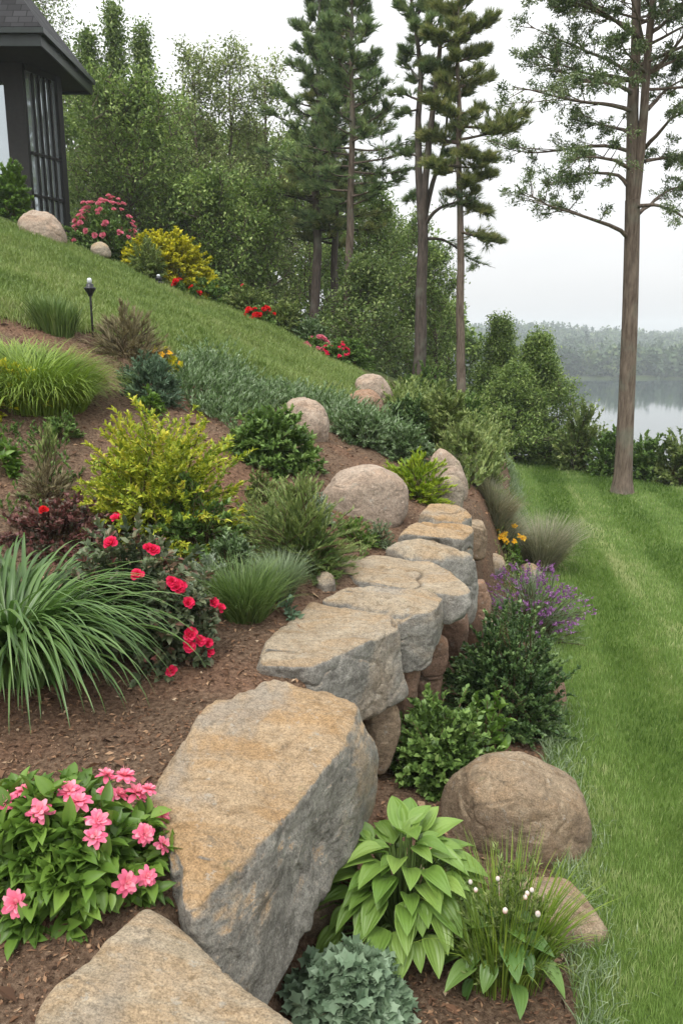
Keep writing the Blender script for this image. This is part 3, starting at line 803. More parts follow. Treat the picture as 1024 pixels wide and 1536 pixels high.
# --- red roses
_roses = [(66, 765), (174, 778), (206, 862), (270, 882), (258, 872), (282, 905), (330, 912), (284, 952), (284, 968), (312, 965), (314, 978), (256, 1006), (230, 825), (222, 822), (168, 815), (320, 905)]
shrub('rose_bush', 'straggly rose bush with crimson blooms behind the strap leaf clump', (120, 800, 318, 1010), 'rosered_leaf', (.042, .6), 230, 46, 3, LEAF6, f0=.3, ww=(.4, .9, .4, .2), lump=.3,
      flowers=('rose', 'hotpink', .07, _roses[1:] + [(300, 960), (265, 880)]), cat='rose bush')
shrub('rose_bush', 'low burgundy-leaved rose bush with one red bloom above the strap leaf clump', (10, 752, 175, 842), 'burgundy', (.035, .6), 130, 36, 4, LEAF6, f0=.3, flowers=('rose', 'red', .075, [(66, 765), (175, 776)]), cat='rose bush', lump=.3)
# --- yellow-green spirea and other bed plants
shrub('spirea_bush', 'large feathery yellow-green bush in the middle of the mulch bed', (100, 632, 378, 840), 'spirea', (.04, .4), 330, 62, 5, LEAF6, f0=.3, ww=(.5, .8, .5, .1), lump=.26, low=-.1)
shrub('shrub', 'dark green leafy shrub under the right side of the yellow-green bush', (225, 722, 372, 846), 'mid_green', (.04, .5), 110, 34, 6, LEAF6)
clump('grass_clump', 'bright green spiky grass tuft beside the tan wall stones', (322, 856, 412, 940), 'grass_mid', 900, .008, 7, 'grass clump', arch=(.3, 1.9), lean=(.05, .7), foot=.6, hk=1.25, tw=1.2)
clump('grass_clump', 'greyish grass tuft with straw-coloured base behind the bright green spiky tuft', (385, 842, 450, 905), 'grass_blue', 1000, .006, 8, 'grass clump', arch=(.3, 1.9), foot=.55, straw=200)
shrub('lavender_bush', 'wispy olive-green plant behind the grass tufts, beside the large smooth boulder', (366, 738, 532, 866), 'olive', (.045, .14), 330, 52, 9, LEAF4, f0=.25, ww=(.9, .45, .3, .5), lump=.3, top=.8)
shrub('small_plant', 'low pale green filler plant between the spiky grass tuft and the wispy plant', (420, 800, 512, 872), 'grass_mid', (.045, .16), 160, 40, 201, LEAF4, ww=(.9, .5, .3, .4))
shrub('small_plant', 'grey-green filler plant under the right edge of the yellow-green bush', (300, 806, 392, 868), 'grey_green', (.03, .35), 120, 36, 202, LEAF6)
shrub('small_plant', 'low olive tuft left of the large smooth boulder', (428, 712, 484, 764), 'olive', (.04, .2), 90, 34, 203, LEAF4, ww=(.9, .5, .3, .4))
shrub('small_plant', 'thin brown-green tuft in the mulch above the burgundy rose bush', (24, 700, 110, 764), 'straw', (.05, .12), 70, 24, 204, LEAF4, ww=(.9, .5, .3, .4))
shrub('small_plant', 'low dark green weed in the mulch left of the yellow-green bush', (64, 622, 120, 668), 'mid_green', (.035, .4), 50, 22, 205, LEAF6)
shrub('small_plant', 'small bright green plant in the mulch under the blue-green shrub', (196, 586, 246, 626), 'fresh', (.05, .4), 30, 14, 206, OVAL)
shrub('silver_plant', 'silvery fine-leaved plant between the red roses and the spiky grass tuft', (285, 838, 352, 902), 'silver', (.03, .3), 90, 30, 10, LEAF4, low=0)
shrub('silver_plant', 'tiny pale rosette at the corner of the second largest wall stone', (420, 902, 450, 932), 'blue_green', (.05, .5), 12, 6, 11, OVAL, f0=.1)
shrub('silver_plant', 'silver-white tuft among the wispy olive plants', (425, 818, 458, 845), 'silver', (.03, .4), 40, 20, 12, LEAF6)
shrub('small_plant', 'small blue-green tuft at the foot of the large smooth boulder', (548, 782, 590, 822), 'grass_blue', (.03, .2), 60, 24, 13, LEAF4)
shrub('small_plant', 'fresh green tuft with an orange base below the large smooth boulder', (498, 776, 562, 822), 'fresh', (.035, .2), 90, 26, 14, LEAF4, ww=(.8, .5, .3, .4))
shrub('small_plant', 'silver-green tuft between the wispy plant and the large smooth boulder', (455, 742, 500, 790), 'silver', (.03, .35), 60, 24, 15, LEAF6)
shrub('shrub', 'rounded light green shrub in front of the tan boulder', (350, 616, 478, 714), 'mid_green', (.055, .45), 220, 40, 16, LEAF6, f0=.4, lump=.15)
shrub('shrub', 'bright lime-green bush between the large smooth boulder and the leaning boulder', (578, 684, 672, 754), 'lime', (.055, .22), 170, 36, 17, LEAF4, ww=(.8, .5, .4, .4))
shrub('shrub', 'rounded blue-green shrub with feathery side below the orange flowers', (180, 540, 272, 612), 'blue_green', (.055, .25), 150, 34, 18, LEAF4)
shrub('flowering_plant', 'orange-yellow flowering plant below the straw-coloured twiggy bush', (218, 522, 268, 566), 'yellow_leaf', (.05, .5), 50, 16, 19, LEAF6, flowers=('small', 'orange', .075, 16))
shrub('twiggy_bush', 'dry straw-coloured twiggy bush at the foot of the path light', (142, 470, 245, 548), 'straw', (.09, .09), 170, 30, 20, LEAF4, ww=(.9, .5, .4, .4))
clump('grass_clump', 'dark green grass tuft at the lower edge of the hillside lawn', (42, 450, 122, 506), 'grass_mid', 700, .014, 21, arch=(.1, 1.2), foot=.6)
clump('grass_mound', 'large mounded bright green grass at the left edge above the yellow plant', (-60, 544, 165, 630), 'grass_lime', 4600, .010, 22, 'grass clump', arch=(1.2, 2.8), foot=.62, lean=(.0, .5), hk=1.55)
shrub('yellow_plant', 'yellow-leaved plant at the left edge in front of the mounded grass', (-30, 556, 72, 632), 'yellow_leaf', (.06, .5), 70, 18, 23, LEAF6, cat='plant')
shrub('small_plant', 'thin upright plant with pods beside the yellow-green bush', (46, 640, 92, 735), 'olive', (.05, .16), 30, 22, 24, LEAF4, ww=(.9, .4, .2, .6), top=.5)
shrub('small_plant', 'broad-leaved green plant at the left edge in the mulch', (-24, 650, 26, 720), 'fresh', (.07, .5), 24, 10, 25, OVAL)
shrub('small_plant', 'low green seedling in the mulch left of the rounded light green shrub', (372, 706, 408, 752), 'olive', (.035, .3), 40, 20, 26, LEAF4)
# --- lower strip by the lawn
shrub('shrub', 'dense dark green bush with tiny leaves between the wall and the lawn', (662, 935, 850, 1118), 'dark_green', (.03, .6), 380, 60, 30, LEAF6, f0=.4, lump=.2, ryk=.9)
shrub('shrub', 'glossy fresh green bush with rounded leaves at the foot of the wall', (568, 1040, 750, 1205), 'mid_green', (.04, .62), 240, 40, 31, LEAF6, f0=.25, lump=.3)
shrub('small_plant', 'cluster of broad fresh leaves between the dark bush and the big brown boulder', (700, 1048, 768, 1110), 'fresh', (.065, .6), 30, 9, 32, OVAL, y=4.2)
root, c, rad = shrub('purple_flowers', 'hazy grey-green bush with purple flower spikes beside the lawn', (735, 862, 868, 972), 'grass_blue', (.05, .12), 240, 34, 33, LEAF4, f0=.2, ww=(.9, .4, .3, .5), top=.8, lump=.2, cat='flower bush')
r = rs(333); P, d = twigs(r, c, rad * 1.12, 160, .2, .2, 33); g = Geo()
pos, tan, f = along(r, P, 16, .8); sel = r.random(len(pos)) < .9
scatter(g, LEAF6, pos[sel], norm(r.normal(size=(sel.sum(), 3))) + tan[sel] * .6, r.normal(size=(sel.sum(), 3)), .022, .013, r=r); g.build('flower_spikes', M['purple'], root)
shrub('flowering_plant', 'yellow-orange flowering plant at the wall foot behind the purple flowers', (728, 786, 784, 834), 'fresh', (.05, .5), 50, 14, 34, LEAF6, flowers=('small', 'orange', .05, 20))
clump('grass_clump', 'feathery beige-green grass along the lawn edge below the leaning boulder', (708, 728, 772, 784), 'feather', 2000, .008, 35, arch=(.2, 1.9), foot=.7, straw=600)
clump('grass_clump', 'feathery grey-green grass along the lawn edge above the purple flowers', (792, 786, 834, 862), 'feather', 1500, .007, 36, arch=(.2, 1.9), foot=.7, straw=380)
shrub('ivy_plant', 'low mat of grey-green lobed leaves at the bottom edge beside the hosta', (438, 1440, 612, 1560), 'ivy', (.046, 1.0), 230, 14, 37, LOBED, f0=.5, lump=.12, ww=(.3, .7, .4, .05), cat='ground cover plant', ryk=.8)

# --- hosta
def rosette(root, c, rad, r, n, L, W, mat, T, name='leaf', lo=.25, hi=1.25):
    g = Geo(); gs = Geo()
    k = np.arange(n); az = k * 2.39996 + r.normal(0, .25, n); q = np.sqrt((k + .5) / n)
    tip = c + np.stack([np.cos(az) * rad[0] * q * .72, np.sin(az) * rad[1] * q * .72, rad[2] * (1 - .75 * q ** 1.8) * (.86 + .2 * r.random(n))], -1)
    st = c + np.stack([np.cos(az) * .05, np.sin(az) * .05, np.zeros(n)], -1)
    e = hi - q * (hi + .35) + r.normal(0, .22, n)
    d = np.stack([np.cos(az) * np.cos(e), np.sin(az) * np.cos(e), np.sin(e)], -1)
    zh = np.stack([-np.cos(az) * np.sin(e), -np.sin(az) * np.sin(e), np.cos(e)], -1) + r.normal(0, .18, (n, 3))
    Ls = L * (.72 + .5 * r.random(n)); 
    scatter(g, T, tip, d, zh, Ls, Ls * W * (.85 + .3 * r.random(n)), 0, np.clip(r.normal(.5, .22, n), 0, 1))
    t = np.linspace(0, 1, 6)[None, :, None]; mid = st * .6 + tip * .4; mid[:, 2] = tip[:, 2] * .9 + st[:, 2] * .1
    P = (1 - t) ** 2 * st[:, None] + 2 * t * (1 - t) * mid[:, None] + t ** 2 * tip[:, None]
    tubes(gs, P, np.linspace(.006, .0035, 6)[None] * np.ones((n, 1)), 5)
    g.build('leaves', M[mat], root); gs.build('stems', M['stem_green'], root)
c, rad = bbox_ell((488, 1205, 718, 1462), None, .8)
root = thing('hosta', 'large hosta with broad fresh green leaves at the foot of the largest stone', 'hosta', c)
rosette(root, c, rad * np.array([1.25, 1.2, .72]), rs(3), 150, .15, .62, 'hosta', BROAD, hi=.8)
c, rad = bbox_ell((665, 1320, 850, 1515), None, .8)
root = thing('flowering_plant', 'mixed clump of grassy stems with small white-pink buds at the bottom right', 'plant', c)
r = rs(51)
rosette(root, c, rad * np.array([.9, .9, .62]), r, 26, .14, .58, 'hosta_dark', BROAD, hi=.5)
g = Geo(); n = 420; az = r.random(n) * 6.28; q = np.sqrt(r.random(n))
base = c + np.stack([np.cos(az) * q * rad[0] * .6, np.sin(az) * q * rad[1] * .6, np.zeros(n)], -1)
strips(g, base, az, rad[2] * (.7 + .5 * r.random(n)), .005 + .004 * r.random(n), .25 * r.random(n), .2 + 1.5 * r.random(n) * q, 6, 0, None, r); g.build('blades', M['grass_lime'], root)
P, d = twigs(r, c + np.array([.02, 0, 0]), rad * 1.02, 150, .2, .2, 51); g = Geo(); foliage(g, r, P, d, 26, (.028, .25), LEAF4, .4); g.build('foliage', M['olive'], root)
for i, (u, v) in enumerate([(705, 1323), (713, 1335), (746, 1318), (757, 1366), (806, 1371), (790, 1340), (797, 1335), (672, 1345), (660, 1375), (787, 1346)]):
    p = hit_ell(u, v, c, rad * 1.02)
    g = Geo(); S, Fc = ico(2); sc = .0085 if i not in (3, 4) else .0105
    g.add(S * np.array([sc, sc, sc * 1.25]) + p, Fc, 0, np.clip((S[:, 2] + 1) / 2, 0, 1)); bud = g.build('bud', M['bud'] if i % 2 else M['white'], root)
    g = Geo(); bq = c + (p - c) * np.array([.45, .45, 0]); t = np.linspace(0, 1, 5)[None, :, None]
    tubes(g, bq[None, None] * (1 - t) + p[None, None] * t, np.full((1, 5), .0018), 4); g.build('stalk', M['stem_green'], root)

# --- ridge shrubs and bank shrubs
RB = [
 ((184, 348, 324, 420), 'yellow_bush', 'rounded golden-yellow bush on the ridge below the trees', 'yellow_leaf', (.075, .6), 14.2),
 ((196, 362, 248, 408), 'shrub', 'small grey-green shrub in front of the golden-yellow bush', 'olive', (.06, .4), 13.7),
 ((-10, 244, 46, 316), 'shrub', 'leafy green shrub under the glass wall of the house', 'fresh', (.09, .5), 14.6),
 ((90, 318, 215, 372), 'shrub', 'dull green shrub below the pink flowers near the house', 'mid_green', (.07, .5), 14.5),
 ((268, 420, 352, 470), 'shrub', 'low green shrub on the ridge with small red blooms', 'mid_green', (.06, .5), 14.2),
 ((330, 430, 412, 478), 'shrub', 'olive shrub on the ridge left of the scarlet flowers', 'olive', (.06, .5), 14.2),
 ((398, 452, 460, 512), 'shrub', 'upright pale green shrub on the ridge right of the scarlet flowers', 'olive', (.07, .4), 14.0),
 ((440, 478, 500, 540), 'shrub', 'grey-green shrub on the ridge left of the rose-pink flowers', 'grey_green', (.06, .4), 13.8),
 ((490, 508, 556, 572), 'shrub', 'green shrub on the ridge behind the topmost pinkish boulder', 'mid_green', (.07, .45), 14.2),
 ((576, 598, 650, 668), 'shrub', 'dark rounded shrub on the bank right of the low orange-tan boulder', 'dark_green', (.05, .5), None),
 ((622, 586, 706, 690), 'shrub', 'tall olive-green shrub on the bank below the straight pine', 'olive', (.07, .4), None),
 ((656, 630, 742, 718), 'shrub', 'feathery olive shrub where the bank meets the lawn', 'olive', (.07, .18), None),
 ((600, 552, 676, 612), 'shrub', 'dark green shrub at the foot of the forked trunk', 'mid_green', (.07, .5), 16.0),
 ((690, 668, 762, 742), 'shrub', 'wispy olive shrub at the bank foot beside the lawn', 'olive', (.06, .14), None),
 ((664, 596, 730, 660), 'shrub', 'mid green shrub on the bank under the straight pine trunk', 'mid_green', (.06, .5), None),
 ((498, 618, 585, 672), 'shrub', 'pale grey-green shrub speckled white behind the large smooth boulder', 'grey_green', (.05, .3), None),
 ((560, 640, 655, 700), 'shrub', 'low grey-green shrub above the bright lime-green bush', 'grey_green', (.05, .35), None),
]
for i, (bb, nm, lb, mt, lf, y) in enumerate(RB):
    shrub(nm, lb, bb, mt, (lf[0] * .8, lf[1]), 520 if nm == 'yellow_bush' else 190, 56, 60 + i, LEAF6 if lf[1] > .3 else LEAF4, y=y, f0=.7 if nm == 'yellow_bush' else .4, low=-.25 if nm == 'yellow_bush' else -.1, lump=.04 if nm == 'yellow_bush' else .2)
def bloom_bush(label, bb, mat, fm, y, n, size, seed, leafm='mid_green'):
    shrub('flowering_shrub', label, bb, leafm, (.05, .5), 100, 36, seed, LEAF6, y=y, flowers=('rose', fm, size, n), cat='flowering shrub')
bloom_bush('scarlet flowering shrub on the ridge below the pines', (366, 462, 412, 492), 'red', 'red', 13.6, 34, .13, 81)
bloom_bush('rose-pink flowering shrub on the ridge, left of the darker rose one', (458, 508, 492, 540), 'rosepink', 'rosepink', 13.3, 26, .12, 82)
bloom_bush('dark rose-red flowering shrub on the ridge near the topmost pinkish boulder', (482, 516, 524, 556), 'hotpink', 'hotpink', 13.1, 26, .12, 83)
bloom_bush('pale pink flowering bush on the ridge beside the house', (112, 304, 200, 350), 'rosepink', 'rosepink', 14.6, 70, .12, 84)
bloom_bush('tiny red flowering plant on the ridge right of the spotlight', (258, 421, 276, 436), 'red', 'red', 13.8, 7, .09, 85)
bloom_bush('small dark red flowering plant above the ridge shrubs', (356, 432, 374, 448), 'hotpink', 'hotpink', 14.6, 7, .09, 86)
bloom_bush('single small red-flowered plant between the ridge shrubs', (286, 430, 300, 446), 'red', 'red', 13.9, 5, .09, 87)

# --- grey-green juniper drift over the upper bed
r = rs(91)
poly = np.array([ground(u, v)[:2] for u, v in ((258, 548), (300, 540), (380, 572), (470, 598), (535, 618), (600, 650), (640, 668), (560, 676), (505, 650), (470, 618), (408, 622), (340, 640), (285, 615), (262, 590))])
def inpoly(x, y, p):
    c = np.zeros(len(x), bool); j = len(p) - 1
    for i in range(len(p)):
        c ^= ((p[i, 1] > y) != (p[j, 1] > y)) & (x < (p[j, 0] - p[i, 0]) * (y - p[i, 1]) / (p[j, 1] - p[i, 1] + 1e-12) + p[i, 0]); j = i
    return c
n = 3000; x = r.uniform(poly[:, 0].min(), poly[:, 0].max(), n * 3); y = r.uniform(poly[:, 1].min(), poly[:, 1].max(), n * 3)
k = inpoly(x, y, poly); x, y = x[k][:n], y[k][:n]; n = len(x)
base = np.stack([x, y, height(x, y)], -1); az = r.random(n) * 6.28
hh = .16 + .12 * fbm(np.stack([x, y, x * 0], -1), 2.2, 2, 4)
dirs = np.stack([np.cos(az) * .8, np.sin(az) * .8, .5 + .5 * r.random(n)], -1)
P = base[:, None] + dirs[:, None] * (np.linspace(0, 1, 5)[None, :, None]) * (hh * (.7 + .8 * r.random(n)))[:, None, None]
g = Geo(); foliage(g, r, P, norm(dirs), 16, (.05, .24), LEAF4, .15, (.8, .6, .2, .4))
tag(g.build('ground_cover', M['grey_green']), kind='stuff')

for seed_, nm_, mt_, n_, hh0, lf_, pl_ in ((301, 'bed_cover', 'olive', 420, .07, (.032, .3), ((372, 742), (470, 730), (505, 790), (560, 800), (540, 850), (470, 880), (400, 872), (340, 850))),
                                (302, 'bed_weeds', 'mid_green', 150, .05, (.03, .45), ((0, 640), (110, 640), (120, 720), (60, 780), (0, 790))),
                                (303, 'bed_herbs', 'grey_green', 260, .07, (.032, .4), ((262, 600), (345, 640), (350, 700), (470, 720), (470, 690), (400, 690), (330, 628)))):
    r = rs(seed_); poly = np.array([ground(u, v)[:2] for u, v in pl_])
    x = r.uniform(poly[:, 0].min(), poly[:, 0].max(), n_ * 4); y = r.uniform(poly[:, 1].min(), poly[:, 1].max(), n_ * 4)
    k = inpoly(x, y, poly) & (n2(x, y, 2.2, 2, seed_) > -.15); x, y = x[k][:n_], y[k][:n_]; n = len(x)
    az = r.random(n) * 6.28; dirs = np.stack([np.cos(az) * .7, np.sin(az) * .7, .6 + .5 * r.random(n)], -1)
    P = np.stack([x, y, height(x, y)], -1)[:, None] + dirs[:, None] * np.linspace(0, 1, 5)[None, :, None] * (hh0 * (.5 + 1.2 * r.random(n)))[:, None, None]
    g = Geo(); foliage(g, r, P, norm(dirs), 12, lf_, LEAF6, .1, (.8, .7, .3, .3)); tag(g.build(nm_, M[mt_]), kind='stuff')
r = rs(304); n = 420; y = 5.6 + 5.2 * r.random(n); x = wl(y) + .25 + (xl(y) - wl(y) - .32) * r.random(n)
az = r.random(n) * 6.28; dirs = np.stack([np.cos(az) * .7, np.sin(az) * .7, .6 + .5 * r.random(n)], -1)
P = np.stack([x, y, height(x, y)], -1)[:, None] + dirs[:, None] * np.linspace(0, 1, 5)[None, :, None] * (.10 * (.5 + 1.2 * r.random(n)))[:, None, None]
g = Geo(); foliage(g, r, P, norm(dirs), 12, (.035, .35), LEAF6, .1, (.8, .7, .3, .3)); tag(g.build('strip_cover', M['olive']), kind='stuff')
r = rs(92)
poly = np.array([ground(u, v)[:2] for u, v in ((585, 606), (640, 610), (700, 630), (750, 690), (742, 720), (705, 745), (672, 690), (640, 668), (600, 650))])
n = 2600; x = r.uniform(poly[:, 0].min(), poly[:, 0].max(), n * 4); y = r.uniform(poly[:, 1].min(), poly[:, 1].max(), n * 4)
k = inpoly(x, y, poly); x, y = x[k][:n], y[k][:n]; n = len(x)
base = np.stack([x, y, height(x, y)], -1); az = r.random(n) * 6.28
dirs = np.stack([np.cos(az) * .7, np.sin(az) * .7, .6 + .6 * r.random(n)], -1)
P = base[:, None] + dirs[:, None] * (np.linspace(0, 1, 5)[None, :, None]) * (.18 + .25 * r.random(n))[:, None, None]
g = Geo(); foliage(g, r, P, norm(dirs), 14, (.06, .4), LEAF6, .15, (.8, .6, .2, .4))
tag(g.build('bank_cover', M['olive']), kind='stuff')

# ------------------------------------------------------------------ lawn blades, mulch chips
def blades(name, x, y, h, w, mat, r, lift=.012, lean=.5, az0=None, tint=None):
    n = len(x); base = np.stack([x, y, height(x, y) + lift], -1)
    az = r.random(n) * 6.28 if az0 is None else az0 + r.normal(0, .9, n)
    g = Geo(); strips(g, base, az, h, w, r.random(n) * lean * .5, lean * (.3 + 1.6 * r.random(n)), 2, 0, tint, r, .6)
    return tag(g.build(name, M[mat], smooth=False), kind='stuff')
r = rs(5); XS, YS, HS, WS_ = [], [], [], []
for y0, y1, den, h, w in ((1.2, 4, 9500, .055, .0042), (4, 6.5, 5200, .055, .0055), (6.5, 10, 2400, .055, .0085), (10, 21, 900, .06, .015)):
    nn = int(den * (y1 - y0) * (y1 * .5 + 2.2)); y = r.uniform(y0, y1, nn); x = xl(y) - .06 + r.random(nn) * (y1 * .5 + 2.2)
    k = (x < y * .46 + 2.0) & ((x < y * .46 + .7) | (r.random(nn) < .6)) & (y < lawn_end(x)) & (x > xl(y) + .05 * n2(y, y * 0, 1.7, 3, 44) - .05)
    x, y = x[k], y[k]; XS.append(x); YS.append(y); HS.append(h * (.55 + .7 * r.random(len(x)))); WS_.append(np.full(len(x), w))
x = np.concatenate(XS); y = np.concatenate(YS); h = np.concatenate(HS); w = np.concatenate(WS_)
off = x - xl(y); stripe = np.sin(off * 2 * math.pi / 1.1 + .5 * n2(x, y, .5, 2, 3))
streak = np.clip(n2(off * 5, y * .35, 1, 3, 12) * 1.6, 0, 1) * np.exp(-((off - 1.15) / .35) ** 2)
tint = np.clip(.40 + .11 * np.sign(stripe) * np.minimum(1, np.abs(stripe) * 2) + r.normal(0, .10, len(x)) + .2 * n2(x, y, 1.2, 4, 6) + .38 * streak + .5 * (r.random(len(x)) < .035), 0, 1)  # light and dark sheen of mowing bands painted into tint; streak is drier grass
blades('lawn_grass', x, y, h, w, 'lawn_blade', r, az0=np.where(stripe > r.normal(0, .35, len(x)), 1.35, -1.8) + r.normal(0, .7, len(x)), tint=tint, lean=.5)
n = 7000; y = 2.0 + r.random(n) * 12; off = np.abs(r.normal(0, .13, n)); x = xl(y) + .05 * n2(y, y * 0, 1.7, 3, 44) - .04 + off
blades('lawn_edge_grass', x, y, (.07 + .09 * r.random(n)) * np.exp(-off * 2), np.full(n, .0045) * (1 + y * .08), 'grass_blue', r, lean=1.1)
n = 260000; x = r.uniform(-9.5, HX1, n); q = r.random(n); y = hill_low(x) + (hill_high(x) - hill_low(x)) * q
k = np.abs(x) < y * .5 + .6; x, y = x[k], y[k]
edge = np.clip(1 - (y - hill_low(x)) / .5, 0, 1)
y = y - edge * r.random(len(x)) * .2
tint = np.clip(.45 + .2 * n2(x, y, .8, 3, 2) + r.normal(0, .12, len(x)), 0, 1)
blades('hillside_grass', x, y, (.06 + .07 * r.random(len(x))), .008 + .005 * r.random(len(x)), 'hill_blade', r, lean=.9, tint=tint)

r = rs(6); n = 80000; y = .9 + 8.4 * r.random(n) ** 1.5; x = np.where(r.random(n) < .22, -(y * .5 + .4) - 1.6 * r.random(n), r.uniform(-1, 1, n) * (y * .5 + .5))
k = (x < xl(y) - .02) & (y < hill_low(x) + .1); x, y = x[k], y[k]; n = len(x)
az = r.random(n) * 6.28; d = np.stack([np.cos(az), np.sin(az), r.normal(0, .25, n)], -1)
L = (.008 + .022 * r.random(n) ** 2.5) * (1 + y * .09) * np.where(r.random(n) < .03, 2.4, 1); g = Geo()
scatter(g, LEAF4, np.stack([x, y, height(x, y) + .003 + .006 * r.random(n)], -1), d, np.array([0, 0, 1.0]) + r.normal(0, .4, (n, 3)), L, L * (.22 + .35 * r.random(n)), 0, np.clip(r.beta(1.6, 2.6, n), 0, 1))
tag(g.build('mulch_chips', M['chip'], smooth=False), kind='stuff')
r = rs(16); n = 900; y = 1.3 + 4 * r.random(n) ** 1.4; x = r.uniform(-1, .6, n) * (y * .5 + .3); k = x < wl(y) - .1; x, y = x[k], y[k]; n = len(x)
S, Fc = ico(1); sc = (.003 + .007 * r.random(n) ** 3); g = Geo()
V = np.stack([x, y, height(x, y) + .003], -1)[:, None] + S[None] * sc[:, None, None] * (.6 + .6 * r.random((n, len(S), 1)))
g.add(V.reshape(-1, 3), (Fc[None] + (np.arange(n) * len(S))[:, None, None]).reshape(-1, 3), 0, np.repeat(.4 + .6 * r.random(n), len(S)))
tag(g.build('pebbles', M['chip']), kind='stuff')
# ------------------------------------------------------------------ trees
def path(pts, m, r=None, wob=0.0):
    pts = np.asarray(pts, float); d = np.concatenate([[0], np.cumsum(np.linalg.norm(np.diff(pts, axis=0), axis=1))])
    t = np.linspace(0, d[-1], m); P = np.stack([np.interp(t, d, pts[:, i]) for i in range(3)], -1)
    for _ in range(max(1, m // 12)): P[1:-1] = .25 * P[:-2] + .5 * P[1:-1] + .25 * P[2:]
    if r is not None and wob:
        w = np.cumsum(r.normal(0, wob, (m, 3)), 0); w -= np.linspace(0, 1, m)[:, None] * w[-1]; P[:, :2] += w[:, :2]
    return P

def gen_branches(r, P, R, n, f0, f1, Lf, el, up, m=8, wob=.12, az0=0.0, azw=None):
    m0 = len(P); f = f0 + (f1 - f0) * (np.arange(n) + r.random(n) * .9) / n
    i = np.clip((f * (m0 - 1)).astype(int), 0, m0 - 2); w = (f * (m0 - 1) - i)[:, None]
    st = P[i] * (1 - w) + P[i + 1] * w
    az = az0 + np.arange(n) * 2.39996 + r.normal(0, .4, n) if azw is None else az0 + r.uniform(-azw, azw, n)
    q = (f - f0) / max(1e-6, f1 - f0)
    L = np.array([Lf(x) for x in q]) * (.75 + .5 * r.random(n)); e = np.array([el(x) for x in q]) + r.normal(0, .12, n)
    d = np.stack([np.cos(az) * np.cos(e), np.sin(az) * np.cos(e), np.sin(e)], -1); pos = [st]; c = st
    for k in range(m - 1):
        d = norm(d + r.normal(0, wob, (n, 3)) * np.array([1, 1, .6]) + np.array([0, 0, up]) * (k + 1) / m)
        c = c + d * (L / (m - 1))[:, None]; pos.append(c)
    R0 = np.interp(f, np.linspace(0, 1, m0), R) * .42
    return np.stack(pos, 1), np.linspace(1, .18, m)[None] * np.minimum(R0, .012 + L * .022)[:, None]

def gen_twigs(r, B, k, f0, Lk, spread, flat, m=4, up=.1):
    pos, tan, f = along(r, B, k, f0, .8); n = len(pos)
    bl = np.repeat(np.linalg.norm(B[:, -1] - B[:, 0], axis=1), k)
    d = norm(tan * .7 + norm(r.normal(size=(n, 3))) * np.array([1, 1, flat]) * spread + np.array([0, 0, up]))
    L = np.clip(bl * Lk, .15, 1.6) * (1.15 - .6 * f) * (.6 + .7 * r.random(n))
    t = np.linspace(0, 1, m)[None, :, None]
    bend = r.normal(0, .12, (n, 1, 3)) * np.array([1, 1, flat])
    return pos[:, None] + (d[:, None] * t + bend * t ** 2) * L[:, None, None], d

def finish(root, r, trunk_g, leaf_g, bark, leafm):
    trunk_g.build('trunk', M[bark], root); leaf_g.build('crown', M[leafm], root)

def leaves_on(g, r, Tw, d, nl, leaf, T=LEAF4, jit=.06, ww=(.5, .8, .2, .0), f0=.15):
    pos, tan, f = along(r, Tw, nl, f0, .8); n = len(pos)
    pos = pos + r.normal(0, jit, (n, 3))
    dd = tan * ww[0] + norm(r.normal(size=(n, 3))) * ww[1] + np.array([0, 0, ww[3]])
    L = leaf[0] * (.6 + .7 * r.random(n))
    tint = np.clip(r.random(n) * .7 + np.repeat(r.normal(.12, .14, len(Tw)), nl), 0, 1)
    scatter(g, T, pos, dd, np.array([0, 0, 1.0]) + r.normal(0, .5, (n, 3)), L, L * leaf[1], 0, tint)

def decid(name, label, u, y, vtop, wpx, seed, mat='decid', f0=.25, nb=34, nt=9, nl=26, leaf=(.098, .5), shape='oval', bark='bark_grey', r0=None, group=None, lean=0, cat='tree', up=.18):
    r = rs(seed + 1000); top = at(u, vtop, y); x = top[0]; zb = hz(x, y); H = top[2] - zb
    root = thing(name, label, cat, (x, y, zb), group)
    P = path([(x - lean, y, zb - .1), (x - lean * .4, y, zb + H * .5), (x, y, zb + H)], 18, r, .05 * H / 10)
    R = np.linspace(r0 or max(.06, H * .013), .015, 18); tg = Geo(); tubes(tg, P[None], R[None], 8)
    W = wpx / 2 * y / F_PX * 1.02
    if shape == 'oval': Lf = lambda q: W * (.35 + .75 * math.sin(math.pi * (.12 + .8 * q)) ** .8)
    elif shape == 'spire': Lf = lambda q: W * (1.15 * (1 - q) ** 1.05 + .06)
    else: Lf = lambda q: W * (1.1 * (1 - q) ** .9 + .04)
    el = (lambda q: .35 + .7 * q) if shape == 'oval' else (lambda q: .5 + .6 * q) if shape == 'spire' else (lambda q: .05 + .5 * q)
    B, RB_ = gen_branches(r, P, R, nb, f0, .985, Lf, el, up, 8, .13, r.random() * 6)
    tubes(tg, B, RB_, 5)
    Tw, d = gen_twigs(r, B, nt, .25, .42, .95, .7) if shape != 'cone' else gen_twigs(r, B, nt, .2, .4, .8, .5)
    tubes(tg, Tw, np.linspace(.012, .004, 4)[None] * np.ones((len(Tw), 1)), 3)
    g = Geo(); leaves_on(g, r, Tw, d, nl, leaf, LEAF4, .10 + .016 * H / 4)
    finish(root, r, tg, g, bark, mat); return root

